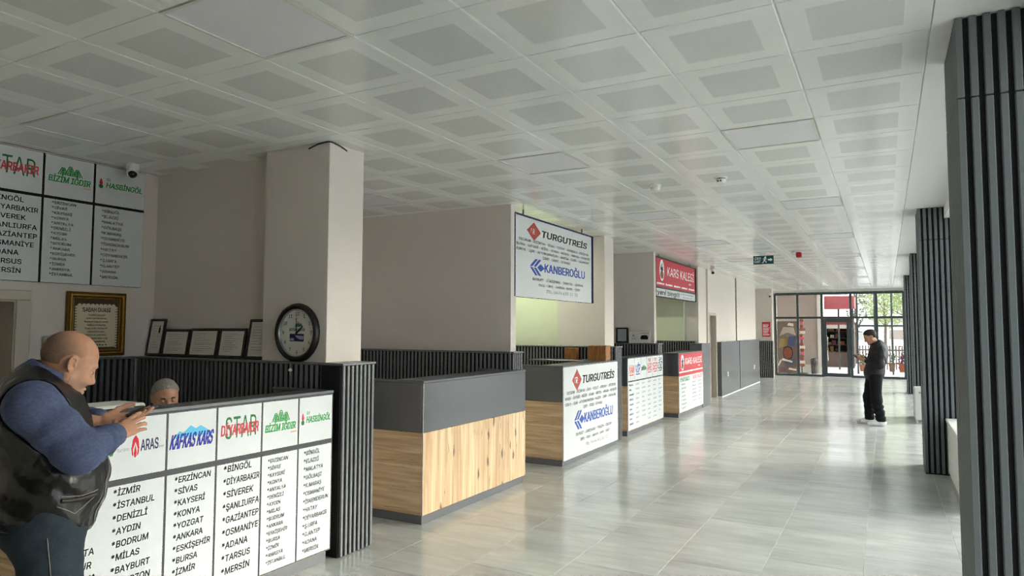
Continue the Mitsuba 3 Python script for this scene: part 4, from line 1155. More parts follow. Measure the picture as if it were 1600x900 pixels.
def net(f, lo, hi, h):
    """surface net of f = 0 on a grid of pitch h, evaluated only near the surface"""
    lo, hi = np.array(lo, float), np.array(hi, float)
    B = 4
    n = (np.ceil((hi - lo) / h / B).astype(int) + 1) * B
    nb = n // B
    c = np.stack(np.meshgrid(*[np.arange(k) for k in nb], indexing='ij'), -1).reshape(-1, 3)
    dc = f(lo + (c + 0.5) * B * h)
    near = np.abs(dc) < B * h * 1.45
    vol = np.repeat(np.repeat(np.repeat(np.where(dc > 0, 1.0, -1.0).reshape(nb), B, 0), B, 1), B, 2)
    o = np.stack(np.meshgrid(*[np.arange(B)] * 3, indexing='ij'), -1).reshape(-1, 3)
    pts = (c[near][:, None] * B + o[None]).reshape(-1, 3)
    vol[pts[:, 0], pts[:, 1], pts[:, 2]] = f(lo + pts * h)
    s = vol < 0
    s[[0, -1]] = s[:, [0, -1]] = s[:, :, [0, -1]] = False
    vol = np.where(s, np.minimum(vol, -1e-6), np.maximum(vol, 1e-6))
    N = np.array(vol.shape)
    cs = lambda a, i, j, k: a[i:a.shape[0] - 1 + i, j:a.shape[1] - 1 + j, k:a.shape[2] - 1 + k]
    tot = sum(cs(s, i, j, k).astype(np.int8) for i in (0, 1) for j in (0, 1) for k in (0, 1))
    act = np.argwhere((tot > 0) & (tot < 8))
    st = np.array([N[1] * N[2], N[2], 1])
    flat = vol.ravel()
    E0, E1 = [], []
    for perm in ((0, 1, 2), (0, 2, 1), (1, 0, 2), (1, 2, 0), (2, 0, 1), (2, 1, 0)):   # six tetrahedra to a cell: always a closed surface
        q = [act]
        for ax in perm:
            q.append(q[-1] + np.eye(3, dtype=int)[ax])
        g = np.stack([x @ st for x in q], 1)
        neg = flat[g] < 0
        for code in range(1, 15):
            inn = [i for i in range(4) if code >> i & 1]
            out = [i for i in range(4) if not code >> i & 1]
            r = g[(neg == [bool(code >> i & 1) for i in range(4)]).all(1)]
            if not len(r):
                continue
            if len(inn) == 2:
                c4 = [(inn[0], out[0]), (inn[0], out[1]), (inn[1], out[1]), (inn[1], out[0])]
                tris = [(c4[0], c4[1], c4[2]), (c4[0], c4[2], c4[3])]
            else:
                one, rest = (inn[0], out) if len(inn) == 1 else (out[0], inn)
                tris = [tuple((one, k) for k in rest)]
            for t in tris:
                E0.append(np.stack([r[:, e[0]] for e in t], 1)); E1.append(np.stack([r[:, e[1]] for e in t], 1))
    E0, E1 = np.vstack(E0), np.vstack(E1)
    key = np.minimum(E0, E1) * np.int64(flat.size) + np.maximum(E0, E1)
    uq, inv = np.unique(key.ravel(), return_inverse=True)
    A, Bq = uq // flat.size, uq % flat.size
    va, vb = flat[A], flat[Bq]
    xyz = lambda q: np.stack([q // st[0], q % st[0] // st[1], q % st[1]], 1)
    tt = np.clip(va / (va - vb), .04, .96)[:, None]
    V = lo + (xyz(A) * (1 - tt) + xyz(Bq) * tt) * h
    Fc = inv.reshape(-1, 3)
    nr = np.cross(V[Fc[:, 1]] - V[Fc[:, 0]], V[Fc[:, 2]] - V[Fc[:, 0]])
    w = np.where(flat[E0] < 0, -1, 1)
    dirv = ((xyz(E1.ravel()) - xyz(E0.ravel())).reshape(-1, 3, 3) * np.where(flat[E0] < 0, 1, -1)[..., None]).sum(1)
    flip = (nr * dirv).sum(1) < 0
    Fc[flip] = Fc[flip][:, ::-1]
    m = trimesh.Trimesh(V, Fc, process=False)
    trimesh.smoothing.filter_taubin(m, lamb=.5, nu=.53, iterations=4)
    import manifold3d as M3
    q = M3.Manifold(M3.Mesh(np.asarray(m.vertices, np.float32), np.asarray(m.faces, np.uint32)))
    if q.status() == M3.Error.NoError:
        r = q.simplify(h * .06).to_mesh()
        m = trimesh.Trimesh(r.vert_properties[:, :3], r.tri_verts, process=False)
    return m


def weld(*ms):
    """union of closed meshes into one continuous surface"""
    import manifold3d as M3
    out = []
    for m in ms:
        q = M3.Manifold(M3.Mesh(np.asarray(m.vertices, np.float32), np.asarray(m.faces, np.uint32)))
        if q.status() != M3.Error.NoError:
            return trimesh.util.concatenate(ms)
        out.append(q)
    r = M3.Manifold.batch_boolean(out, M3.OpType.Add).to_mesh()
    return trimesh.Trimesh(r.vert_properties[:, :3], r.tri_verts, process=False)


def bounds(pts, r):
    p = np.array(pts, float)
    return p.min(0) - r, p.max(0) + r


# ---- head, in its own frame: x forward, y left, z up, origin between the ear holes
def head_sdf(fat=0.0, lids=0.6):
    g = fat
    base = un(.03, el((-.008, 0, .042), (.098, .077 + g * .4, .088)), el((.034, 0, -.02), (.06, .062 + g, .085)),
              rc((.005, .05 + g, -.05), (.06, .02, -.092), .026, .022), rc((.005, -.05 - g, -.05), (.06, -.02, -.092), .026, .022))
    base = un(.014, base, el((.076, 0, -.094), (.02, .024, .018)), el((.055, .038 + g, -.03), (.034, .028, .032)), el((.055, -.038 - g, -.03), (.034, .028, .032)), rc((.078, -.034, .026), (.078, .034, .026), .014, .014))
    base = cut(.014, base, el((.097, .033, .006), (.02, .02, .013)), el((.097, -.033, .006), (.02, .02, .013)))
    nose = un(.010, rc((.085, 0, .018), (.106, 0, -.024), .008, .011), el((.103, 0, -.030), (.0125, .011, .0095)), el((.094, .0125, -.033), (.0105, .007, .008)), el((.094, -.0125, -.033), (.0105, .007, .008)))
    base = un(.009, base, nose)
    lips = un(.004, rc((.085, -.019, -.0655), (.093, 0, -.0625), .004, .0065), rc((.085, .019, -.0655), (.093, 0, -.0625), .004, .0065), rc((.084, -.017, -.07), (.091, 0, -.074), .005, .0075), rc((.084, .017, -.07), (.091, 0, -.074), .005, .0075))
    base = un(.006, base, lips)
    base = cut(.003, base, rc((.098, -.02, -.0685), (.098, .02, -.0685), .0045, .0045))
    lid = [both(off(el((.0765, s * .0325, .006), (.0135,) * 3), .0016), half((-.3, 0, -1), -.0335 + .004 + (1 - lids) * .006), .001) for s in (1, -1)]
    lid += [both(off(el((.0765, s * .0325, .006), (.0135,) * 3), .001), half((-.3, 0, 1), -.0275), .001) for s in (1, -1)]
    base = un(.002, base, *lid)
    for s in (1, -1):
        R = rotm([0, 0, 1], s * -24) @ rotm([0, 1, 0], -12)
        c = np.array((-.008, s * (.075 + g * .7), .004))
        ear = un(.003, el((0, 0, .002), (.0165, .0052, .0255)), el((.001, 0, -.021), (.0085, .0055, .0095)))
        rim = lambda p: np.sqrt((np.sqrt((p[:, 0] / .0155) ** 2 + ((p[:, 2] - .003) / .0245) ** 2) - 1) ** 2 * .0165 ** 2 + (p[:, 1] - s * .004) ** 2) - .0038
        rim = both(rim, half((.9, 0, -.45), .006), .003)
        ear = cut(.003, un(.002, ear, rim), el((.003, s * .0075, .002), (.0095, .0085, .0155)), el((-.006, s * .008, .012), (.005, .006, .010)))
        ear = frame(un(.002, ear, el((.0135, s * .002, -.004), (.004, .004, .007))), c, R)
        base = un(.005, base, ear)
    return base


HEAD_BOX = ((-.13, -.12, -.14), (.14, .12, .15))


def eyes():
    return [trimesh.creation.icosphere(3, .0128).apply_translation([.0752, s * .0325, .006]) for s in (1, -1)]


def brows(w=.0042):
    return cat([tube([(.091, s * .014, .024), (.0945, s * .024, .030), (.088, s * .040, .030), (.079, s * .049, .022)], [w, w * 1.1, w, w * .4], 7) for s in (1, -1)])


# ---- a hand: X along the fingers, Z out of its back, thumb side Y
def hand(W, X, Z, right, curl=(.35, .35, .4, .45), thumb=(.045, .055, -.02), spread=.10, s=1.0):
    """signed distance and bounds of a hand from the wrist W"""
    X = np.array(X, float); X /= np.linalg.norm(X)
    Z = np.array(Z, float); Z -= X * (X @ Z); Z /= np.linalg.norm(Z)
    Y = np.cross(Z, X) if right else np.cross(X, Z)
    A = np.stack([X, Y, Z], 1)
    P = lambda x, y, z: np.array(W) + s * (A @ np.array((x, y, z)))
    kn = [(.088, .028, .0), (.092, .0095, .004), (.087, -.0095, .002), (.079, -.0265, -.004)]
    palm = [rc(P(.004, y * .55, 0), P(*k), .0165 * s, .0118 * s) for y, k in zip((.03, .01, -.01, -.028), kn)]
    f = un(.014 * s, *palm, rc(P(-.05, 0, 0), P(.004, 0, 0), .025 * s, .023 * s))
    lens = [(.041, .025, .021), (.046, .028, .022), (.042, .027, .022), (.033, .021, .019)]
    pts = [P(-.05, 0, 0)]
    fing = []
    for i in range(4):
        q, a, sp = np.array(kn[i]), curl[i] * .55, spread * (1.2 - .8 * i)
        r = .0094 if i < 3 else .0082
        for j, L in enumerate(lens[i]):
            dv = np.array((math.cos(a) * math.cos(sp), math.cos(a) * math.sin(sp), -math.sin(a)))
            e = q + L * dv
            fing.append(rc(P(*q), P(*e), r * s, (r - .0009) * s))
            q, r = e, r - .0009
            a += curl[i]
        pts.append(P(*q))
    t = np.array(thumb)
    k0, k1 = np.array((.018, .022, -.006)), np.array((.018, .022, -.006)) + t
    k2 = k1 + .034 * np.array((.86, .12, -.25)) / np.linalg.norm((.86, .12, -.25))
    k3 = k2 + .026 * np.array((.93, -.05, -.2)) / np.linalg.norm((.93, -.05, -.2))
    f = un(.011 * s, f, rc(P(*k0), P(*k1), .015 * s, .0118 * s))
    f = un(.005 * s, f, rc(P(*k1), P(*k2), .0115 * s, .0102 * s), rc(P(*k2), P(*k3), .0102 * s, .0085 * s))
    for g in fing:
        f = un(.003 * s, f, g)
    pts += [P(*k3), P(*k1), P(.0, .03, 0), P(0, -.03, 0)]
    return f, bounds(pts, .03), P


def wrinkle(f, amp, fx, seed=1, stretch=(1, 1, 1)):
    st = np.array(stretch)
    return lambda p: f(p) + amp * (meshkit.fbm(p * fx * st, 3, seed=seed) - .5)


def _skin(base, blot):
    def fn(p, n, uv):
        k = fbm(p.x * 60, p.y * 60, p.z * 60, 3)
        return mix(lin(base), lin(blot), dr.clip((k - .3) * 1.4, 0, 1) * .6)
    return fn


mat('skin', proc(_skin('#bb8f75', '#a9755c')), .45, .4)
mat('skin_tan', proc(_skin('#b3866c', '#a3705a')), .5, .35)
mat('eye_white', '#b3a79c', .25)
mat('hair_dark', '#2d2622', .6, .3)
mat('brow', '#4b3d34', .7, .2)
mat('hair_grey', proc(lambda p, n, uv: mix(lin('#5f5a55'), lin('#a3a09a'), noise(p.x * 420, p.y * 420, p.z * 120))), .6, .3)
mat('stubble', proc(lambda p, n, uv: mix(lin('#ab806a'), lin('#9c8474'), noise(p.x * 700, p.y * 700, p.z * 700))), .7, .2)


def _stub(p, n, uv):
    """cropped stubble, thinning out towards the bald front of the head"""
    t = (p.x + 2.769) * .254 + (p.y - 1.504) * .967 + (p.z - 1.50) * .55
    dens = smoothstep(.075, -.035, t) * (.55 + .45 * noise(p.x * 500, p.y * 500, p.z * 500))
    return mix(lin('#b1846a'), lin('#5c5046'), dens)


mat('stubble_head', proc(_stub), .7, .2)
mat('sweater', proc(lambda p, n, uv: mix(lin('#3f4865'), lin('#535d79'), fbm(p.x * 150, p.y * 150, p.z * 150, 2))), .85, .2, sheen=.3)
mat('leather', proc(lambda p, n, uv: mix(lin('#0a0a0b'), lin('#161617'), fbm(p.x * 14, p.y * 14, p.z * 14, 3))), .3, .5)
mat('leather_trim', '#2e2a27', .5, .4)
mat('thread', '#77726a', .6, .3)
mat('denim', proc(lambda p, n, uv: mix(lin('#1a2229'), lin('#343f48'), dr.clip(fbm(p.x * 9, p.y * 9, p.z * 9, 3) * .8 + noise(p.x * 500, p.y * 500, p.z * 160) * .3, 0, 1))), .85, .2)
mat('black_cloth', '#18181b', .85, .2)
mat('jacket_black', '#1b1c20', .6, .35)
mat('jacket_sheen', '#55565c', .7, .3)  # grey standing in for light reflecting off the black jacket
mat('shoe_black', '#171615', .4, .5)
mat('shoe_white', '#ececea', .5, .4)
mat('collar_red', '#7a1e22', .8, .2)
mat('shirt_white', '#cfd0d0', .8, .2)
mat('phone_black', '#0d0e11', .15, .5)
mat('phone_screen', '#1c2030', .08, .5)
mat('shirt_blue', '#39435c', .8, .2)


class Body:
    """collects the parts of one person in a local frame (x forward, y left) and sets them in the place"""

    def __init__(self, label, o, yaw):
        self.key = thing('person', label, 'person')
        self.o, self.R = np.array(o, float), rotm([0, 0, 1], yaw)

    def world(self, m):
        m = m.copy()
        m.vertices = np.asarray(m.vertices) @ self.R.T + self.o
        return m

    def add(self, name, m, material, label=None, smooth=True, parent=None):
        return part(parent or self.key, name, self.world(m), material, smooth, label)


def fill(m, a):
    """a little Taubin smoothing"""
    trimesh.smoothing.filter_taubin(m, lamb=.5, nu=.53, iterations=a)
    return m


def phone(o, yaw, base, C, X, N, label, group=None):
    """a telephone lying in a hand: long side X, screen normal N, in the holder's frame"""
    t = thing('mobile_phone', label, 'phone', group)
    X = np.array(X, float) / np.linalg.norm(X)
    N = np.array(N, float); N -= X * (X @ N); N /= np.linalg.norm(N)
    A = np.stack([X, np.cross(N, X), N], 1)
    R = rotm([0, 0, 1], yaw)
    for nm, m, mt in (('case', box(-.077, .077, -.037, .037, -.0055, .004, .003), 'phone_black'), ('screen', box(-.072, .072, -.034, .034, .004, .0046), 'phone_screen')):
        m.vertices = (np.asarray(m.vertices) @ A.T + np.array(C)) @ R.T + np.array(o)
        part(t, nm, m, mt)


def head_parts(B, o, R, fat, hair_cut, hair_mat, hair_t, beard=None, lids=.6, h=.003, skin='skin'):
    """eyes, brows and hair of a head at o with axes R (returns its distance function for the body)"""
    f = head_sdf(fat, lids)
    put = lambda m: trimesh.Trimesh(np.asarray(m.vertices) @ R.T + o, m.faces, process=False)
    for e in eyes():
        k = B.add('eye', put(e), 'eye_white')
        c = e.vertices.mean(0)
        ir = trimesh.creation.icosphere(2, .0058).apply_scale([.35, 1, 1])
        ir.apply_translation(c + np.array((.0122, 0, -.003)))
        B.add('iris', put(ir), 'hair_dark', parent=k)
    B.add('eyebrows', put(brows()), 'brow')
    thick = lambda p: f(p) - hair_t * np.clip(-hair_cut(p) / .022, .1, 1)
    hs = both(thick, hair_cut, .003)
    B.add('hair', put(net(wrinkle(hs, hair_t * .7, 150, 4, (1, 1, .4)), (-.15, -.13, -.13), (.14, .13, .17), h)), hair_mat)
    if beard:
        B.add('beard', put(net(wrinkle(both(off(f, .0012), beard, .002), .001, 200, 3), *HEAD_BOX, h)), 'stubble')
    return frame(f, o, R)


def limbs(js, rs):
    return [rc(a, b, ra, rb) for a, b, ra, rb in zip(js[:-1], js[1:], rs[:-1], rs[1:])]


# ================================================= the man with the phone at the near counter
mo, myaw = np.array((-2.790, 1.463, 0.0)), 62.3
B = Body('stocky balding man in black leather vest and blue sweater with a phone', mo, myaw)
HR = rotm([0, 0, 1], 13) @ rotm([0, 1, 0], 24)
ho = np.array((.046, 0, 1.456))
back_hair = lambda p: np.maximum.reduce([p[:, 0] * .75 + (p[:, 2] - .05) * .6 - .034 + .008 * (meshkit.noise(p * 110, 5) - .5), -p[:, 2] - .06 + np.maximum(p[:, 0] + .06, 0) * 1.3, p[:, 0] - .03, .034 - np.linalg.norm((p - np.array((-.006, 0, .004))) * np.array((1, 0, 1)), axis=1)])
beard_cut = lambda p: np.maximum.reduce([p[:, 2] + .038, -p[:, 0] + .022 - .2 * (p[:, 2] + .12), -(p[:, 2] + .125)])
fh = head_parts(B, ho, HR, .006, back_hair, 'stubble_head', .0009, beard_cut, lids=.95, skin='skin_tan')
SR, EL_R, WR = (-.055, -.20, 1.325), (.088, -.25, 1.16), (.212, -.03, 1.182)
SL, EL_L, WL = (-.055, .205, 1.315), (.06, .31, 1.205), (.188, .165, 1.222)
neck = un(.02, rc((-.045, 0, 1.35), (.012, 0, 1.43), .066, .06), rc((-.03, 0, 1.36), (.03, 0, 1.40), .055, .05))
head = net(un(.018, fh, neck), (-.14, -.13, 1.29), (.21, .13, 1.62), .0028)
hfR, hbR, hpR = hand(WR, (.66, .60, .25), (.15, -.8, .55), True, curl=(.10, .22, .26, .2), thumb=(.05, .03, -.022), spread=.09)
hfL, hbL, hpL = hand(WL, (.9, .12, .02), (.1, .25, -1), False, curl=(.22, .26, .3, .34), thumb=(.04, .03, -.016), spread=.05)
handR, handL = net(hfR, *hbR, .0027), net(hfL, *hbL, .0027)
torso = un(.07, el((-.012, 0, .90), (.15, .178, .14)), el((.022, 0, 1.04), (.158, .186, .17)), el((-.03, 0, 1.22), (.143, .19, .17)), el((-.075, 0, 1.28), (.095, .165, .11)),
           rc((-.055, -.15, 1.325), (-.055, .15, 1.325), .07, .07), rc((-.04, 0, 1.36), (-.035, 0, 1.39), .075, .06))
armR, armL = limbs((SR, EL_R, WR), (.066, .05, .03)), limbs((SL, EL_L, WL), (.066, .05, .03))
JR = ((.0, -.10, .88), (.055, -.115, .47), (.0, -.125, .085))
JL = ((.0, .10, .88), (.02, .12, .47), (-.05, .13, .085))
core = un(.03, off(torso, -.012), *armR, *armL, *limbs(JR, (.088, .056, .042)), *limbs(JL, (.088, .056, .042)), rc((JR[2][0], -.125, .05), (JR[2][0] + .15, -.14, .035), .035, .028), rc((JL[2][0], .13, .05), (JL[2][0] + .15, .15, .035), .035, .028))
coarse = net(core, (-.25, -.36, -.01), (.28, .36, 1.46), .013)
B.add('body', weld(coarse, head, handR, handL), 'skin_tan')


def folds(p, a, b, amp, n, ph=0.0):
    """ring folds along a sleeve or leg"""
    a, b = np.array(a), np.array(b)
    ab = b - a
    t = np.clip((p - a) @ ab / (ab @ ab), 0, 1)
    return amp * np.sin(t * n + ph + 3 * meshkit.noise(p * 16, 7)) * np.sin(np.pi * np.clip(t, 0, 1))


def sleeve(S, E, W, r, seed, cuff=.02):
    S, E, W = map(np.array, (S, E, W))
    e = W - E
    W2 = W - e / np.linalg.norm(e) * cuff
    f = un(.035, rc(S, E, r[0], r[1]), rc(E, W2, r[1], r[2]))
    return lambda p: f(p) + folds(p, E, W2, .0075, 24, seed) + folds(p, S, E, .004, 14, seed + 1) + .012 * (meshkit.fbm(p * 11, 3, seed=seed) - .5), W2


sR, wR2 = sleeve(SR, EL_R, WR, (.088, .073, .047), 1, .012)
sL, wL2 = sleeve(SL, EL_L, WL, (.090, .07, .044), 4, .03)
swt = un(.03, off(torso, .004), sR, sL)
swt = swt
swt = cut(.004, swt, rc((-.03, 0, 1.37), (.06, 0, 1.5), .064, .085), half((0, 0, 1), .9))
B.add('sweater', net(swt, (-.26, -.4, .86), (.28, .42, 1.46), .0065), 'sweater', 'blue-grey sweater')
for W_2, W_, s_ in ((wR2, WR, .044), (wL2, WL, .041)):
    W_2, e = np.array(W_2), (np.array(W_) - np.array(W_2))
    e = e / np.linalg.norm(e)
    B.add('cuff', net(lambda p, W_2=W_2, e=e, s_=s_: np.maximum(rc(W_2 - e * .03, W_2 + e * .012, s_ + .004, s_ - .004)(p), (p - W_2) @ e - .012) + .0012 * np.sin(((p - W_2) @ np.array((.3, .5, .8))) * 500), W_2 - .09, W_2 + .09, .004), 'sweater' if s_ > .042 else 'leather')
hem = lambda p: .865 - .05 * np.clip(p[:, 0] / .15, -1, 1) + .012 * meshkit.noise(p * 14, 2)
vest = lambda p: off(torso, .021)(p) + .024 * (meshkit.fbm(p * np.array((9, 9, 6)), 4, seed=8) - .5) + .014 * (meshkit.fbm(p * np.array((22, 22, 12)), 3, seed=12) - .5) + .005 * np.sin((p[:, 2] * 1.0 + p[:, 0] * .8) * 60 + 4 * meshkit.noise(p * 9, 3)) * np.clip((1.2 - p[:, 2]) * 3, 0, 1)
vest2 = cut(.006, vest, lambda p: p[:, 2] - hem(p), rc((.02, 0, 1.412), (.085, 0, 1.475), .088, .12), off(un(.03, rc(SR, EL_R, .1, .087), rc(EL_R, WR, .087, .06)), -.004), off(un(.03, rc(SL, EL_L, .096, .08), rc(EL_L, WL, .08, .055)), -.004),
            rc((.08, 0, 1.40), (.175, 0, 1.16), .03, .012))
vm = net(vest2, (-.3, -.3, .76), (.3, .3, 1.48), .0058)
vk = B.add('vest', vm, 'leather', 'black leather vest')


def on(f, pts, lift=.0):
    """points pushed onto the surface of f"""
    p = np.array(pts, float)
    for _ in range(6):
        g = np.stack([(f(p + e) - f(p - e)) / .004 for e in np.eye(3) * .002], 1)
        g /= np.linalg.norm(g, axis=1, keepdims=True) + 1e-9
        p = p - g * (f(p) - lift)[:, None]
    return p


def seam(pts, r, lift, mt, n=26):
    q = np.array(pts, float)
    t = np.linspace(0, len(q) - 1, n)
    q = np.stack([np.interp(t, np.arange(len(q)), q[:, k]) for k in range(3)], 1)
    return tube(on(vest, q, lift), r, 6)


B.add('zip_line', seam([(.2, -.035, 1.13), (.22, -.035, 1.0), (.2, -.03, .86)], .0018, .001, 'thread'), 'thread', parent=vk)
B.add('zip_line', seam([(.2, -.095, 1.12), (.2, -.10, 1.0), (.18, -.09, .86)], .0016, .0005, 'thread'), 'leather_trim', parent=vk)
B.add('pocket_welt', seam([(.04, -.2, .985), (.10, -.19, .975), (.16, -.15, .985)], .009, -.002, 'leather_trim'), 'leather_trim', parent=vk)
B.add('pocket_piping', seam([(.04, -.2, 1.0), (.10, -.19, .99), (.165, -.15, 1.0)], .0022, .001, 'thread'), 'thread', parent=vk)
B.add('pocket_piping', seam([(.03, -.2, .968), (.09, -.19, .93), (.115, -.17, .945), (.165, -.15, .985)], .0022, .001, 'thread'), 'thread', parent=vk)
B.add('hem_band', seam([(-.17, -.06, .90), (-.08, -.2, .885), (.06, -.2, .845), (.15, -.1, .822), (.17, 0, .818)], .006, -.001, 'leather', 40), 'leather', parent=vk)


def collar(c, r0, r1, hgt, tilt, th, gap):
    a = np.linspace(gap, 2 * np.pi - gap, 48)
    R = rotm([0, 1, 0], tilt)
    prof = [(r0, 0), (r1, hgt), (r1 + th, hgt - .004), (r1 + th + .012, hgt * .35), (r0 + th + .012, -.012), (r0 + th * .5, -.016)]
    v = np.array([[(q + .004 * math.sin(3 * t)) * math.cos(t), q * math.sin(t) * .95, z] for t in a for q, z in prof]) @ R.T + np.array(c)
    m, n = len(prof), len(a)
    f = []
    for i in range(n - 1):
        for j in range(m):
            k = (j + 1) % m
            f += [[i * m + j, (i + 1) * m + j, (i + 1) * m + k], [i * m + j, (i + 1) * m + k, i * m + k]]
    for i in (0, n - 1):
        for j in range(1, m - 1):
            f.append([i * m, i * m + j, i * m + j + 1] if i == 0 else [i * m, i * m + j + 1, i * m + j])
    mm = trimesh.Trimesh(v, f, process=False)
    mm.fix_normals()
    return mm


B.add('collar', collar((-.012, 0, 1.402), .094, .082, .046, 30, .008, .22), 'sweater', 'blue sweater collar', smooth=35)
trs = un(.05, off(el((-.012, 0, .90), (.15, .178, .14)), .012), *limbs(JR, (.112, .082, .075)), *limbs(JL, (.112, .082, .075)))
trs2 = cut(.01, lambda p: trs(p) + .014 * (meshkit.fbm(p * 12, 3, seed=5) - .5) + folds(p, JR[1], JR[2], .006, 26) + folds(p, JL[1], JL[2], .006, 26), half((0, 0, -1), -.955), half((0, 0, 1), .06))
tk = B.add('trousers', net(trs2, (-.27, -.3, .04), (.3, .3, .98), .0085), 'denim', 'dark blue jeans')
B.add('side_seam', tube(on(trs, [(.01 + .04 * t, -.3, .86 - .5 * t) for t in np.linspace(0, 1, 24)], .003), .0018, 5), 'thread', parent=tk)
for J, s in ((JR, -1), (JL, 1)):
    x, y = J[2][0], J[2][1]
    so = lambda p, x=x, y=y, s=s: np.maximum(un(.03, rc((x - .03, y, .05), (x + .10, y + s * .01, .045), .046, .045), rc((x + .1, y + s * .01, .04), (x + .19, y + s * .015, .03), .045, .034), rc((x - .01, y, .05), (x - .01, y, .1), .045, .045))(p), -p[:, 2] + .004)
    B.add('shoe', net(so, (x - .12, y - .09, -.01), (x + .27, y + .09, .16), .006), 'shoe_black')
phone(mo, myaw, None, (.312, .20, 1.243), (.72, .62, .18), (-.42, -.2, .88), 'dark phone held by the man in the leather vest')


# ================================================= the man standing in the hall
def standing(B, torso, SH, head, hands, legs, jr, tr):
    """continuous body from the pieces"""
    arms = [q for (S, E, W) in SH for q in limbs((S, E, W), (.062, .046, .03))]
    core = un(.03, off(torso, -.012), *arms, *[q for J in legs for q in limbs(J, (.085, .055, .04))], *[rc((J[2][0], J[2][1], .05), (J[2][0] + .15, J[2][1], .035), .035, .028) for J in legs])
    lo, hi = bounds([p for J in list(SH) + list(legs) for p in J], .2)
    return weld(net(core, (lo[0], lo[1], -.02), (hi[0], hi[1], 1.46), .014), head, *hands)


po, pyaw = np.array((-.204, 13.2, 0.0)), 181.0
B = Body('dark haired man in black jacket and white sneakers standing out in the hall', po, pyaw)
HR = rotm([0, 0, 1], 4) @ rotm([0, 1, 0], 27)
ho = np.array((.035, 0, 1.475))
short_hair = lambda p: np.maximum.reduce([.082 - p[:, 2] - .95 * np.maximum(-p[:, 0] + .07, 0), p[:, 0] - .09, .03 - np.linalg.norm((p - np.array((-.006, 0, .004))) * np.array((1, 0, 1)), axis=1), .0 - p[:, 2] - .05 * (p[:, 0] < -.02)])
fh = head_parts(B, ho, HR, .0, short_hair, 'hair_dark', .0085, lids=.95, h=.004)
neck = rc((-.07, 0, 1.33), (.0, 0, 1.43), .058, .052)
head = net(un(.018, fh, neck), (-.16, -.13, 1.28), (.2, .13, 1.63), .0038)
SH = (((-.105, .185, 1.285), (-.085, .235, 1.03), (.115, .10, 1.085)), ((-.105, -.185, 1.285), (-.02, -.25, 1.04), (.15, -.09, 1.10)))
hf1, hb1, _ = hand(SH[0][2], (.9, -.3, .2), (.1, .7, -.5), False, curl=(.4, .5, .55, .6), thumb=(.04, .03, -.02))
hf2, hb2, _ = hand(SH[1][2], (.9, .25, .2), (.1, -.7, -.5), True, curl=(.4, .5, .55, .6), thumb=(.04, .03, -.02))
torso = un(.07, el((.0, 0, .87), (.135, .17, .13)), el((-.02, 0, 1.0), (.122, .16, .16)), el((-.07, 0, 1.18), (.13, .18, .17)), rc((-.10, -.13, 1.285), (-.10, .13, 1.285), .066, .066), rc((-.09, 0, 1.30), (-.07, 0, 1.36), .07, .056))
LG = (((-.02, .095, .84), (-.02, .105, .45), (-.085, .11, .085)), ((.02, -.095, .84), (.09, -.10, .45), (.085, -.11, .085)))
B.add('body', standing(B, torso, SH, head, (net(hf1, *hb1, .0035), net(hf2, *hb2, .0035)), LG, None, None), 'skin')
s1, w1 = sleeve(*SH[0], (.085, .07, .048), 2)
s2, w2 = sleeve(*SH[1], (.085, .07, .048), 5)
jk = un(.03, off(torso, .022), s1, s2, rc((-.105, 0, 1.31), (-.03, 0, 1.345), .088, .075))
jk = lambda p, f=jk: f(p) + .016 * (meshkit.fbm(p * 9, 3, seed=21) - .5)
jk = cut(.006, jk, half((0, 0, 1), .775), rc((-.05, 0, 1.33), (.03, 0, 1.5), .06, .09))
jkk = B.add('jacket', net(jk, (-.3, -.38, .75), (.28, .38, 1.44), .008), 'jacket_black', 'dark zipped jacket')
sheen_patch = both(off(jk, .0025), lambda p: np.maximum.reduce([p[:, 0] + .14 + .25 * (1.24 - p[:, 2]), 1.05 - p[:, 2]]), .004)  # patch over the shoulders where reflected light is painted on
B.add('back_panel', net(sheen_patch, (-.32, -.32, .95), (.05, .32, 1.44), .008), 'jacket_sheen', 'grey patch of painted sheen on the back', parent=jkk)
B.add('collar', collar((-.062, 0, 1.337), .074, .07, .03, 28, .006, .3), 'collar_red', 'dark red collar', smooth=35)
B.add('zip_line', tube(on(jk, [(.15, .0, z) for z in np.linspace(1.28, .80, 20)], .0), .003, 6), 'shirt_white', parent=jkk)
tr = un(.05, off(torso, .006), *limbs(LG[0], (.105, .082, .075)), *limbs(LG[1], (.105, .082, .075)))
tr = cut(.01, lambda p, f=tr: f(p) + .014 * (meshkit.fbm(p * 12, 3, seed=9) - .5) + folds(p, LG[0][1], LG[0][2], .006, 26) + folds(p, LG[1][1], LG[1][2], .006, 26), half((0, 0, -1), -.86), half((0, 0, 1), .075))
B.add('trousers', net(tr, (-.25, -.28, .06), (.27, .28, .9), .009), 'black_cloth', 'loose black trousers')
for J, s in zip(LG, (1, -1)):
    x, y = J[2][0], J[2][1]
    so = lambda p, x=x, y=y, s=s: np.maximum(un(.03, rc((x - .03, y, .055), (x + .09, y + s * .01, .045), .05, .046), rc((x + .09, y + s * .01, .04), (x + .17, y + s * .015, .034), .046, .036), rc((x - .015, y, .05), (x - .015, y, .09), .047, .047))(p), -p[:, 2] + .004)
    k = B.add('sneaker', net(so, (x - .13, y - .1, -.01), (x + .26, y + .1, .16), .006), 'shoe_white', 'white sneaker')
    B.add('laces', cat([tube([(x + q, y - .028, .098 - q * .25), (x + q + .004, y, .108 - q * .28), (x + q, y + .028, .098 - q * .25)], .003, 5) for q in (.04, .06, .08, .1)]), 'shirt_white', parent=k)
phone(po, pyaw, None, (.262, .0, 1.128), (.75, .0, .62), (-.6, 0, .78), 'phone held by the man with white sneakers')

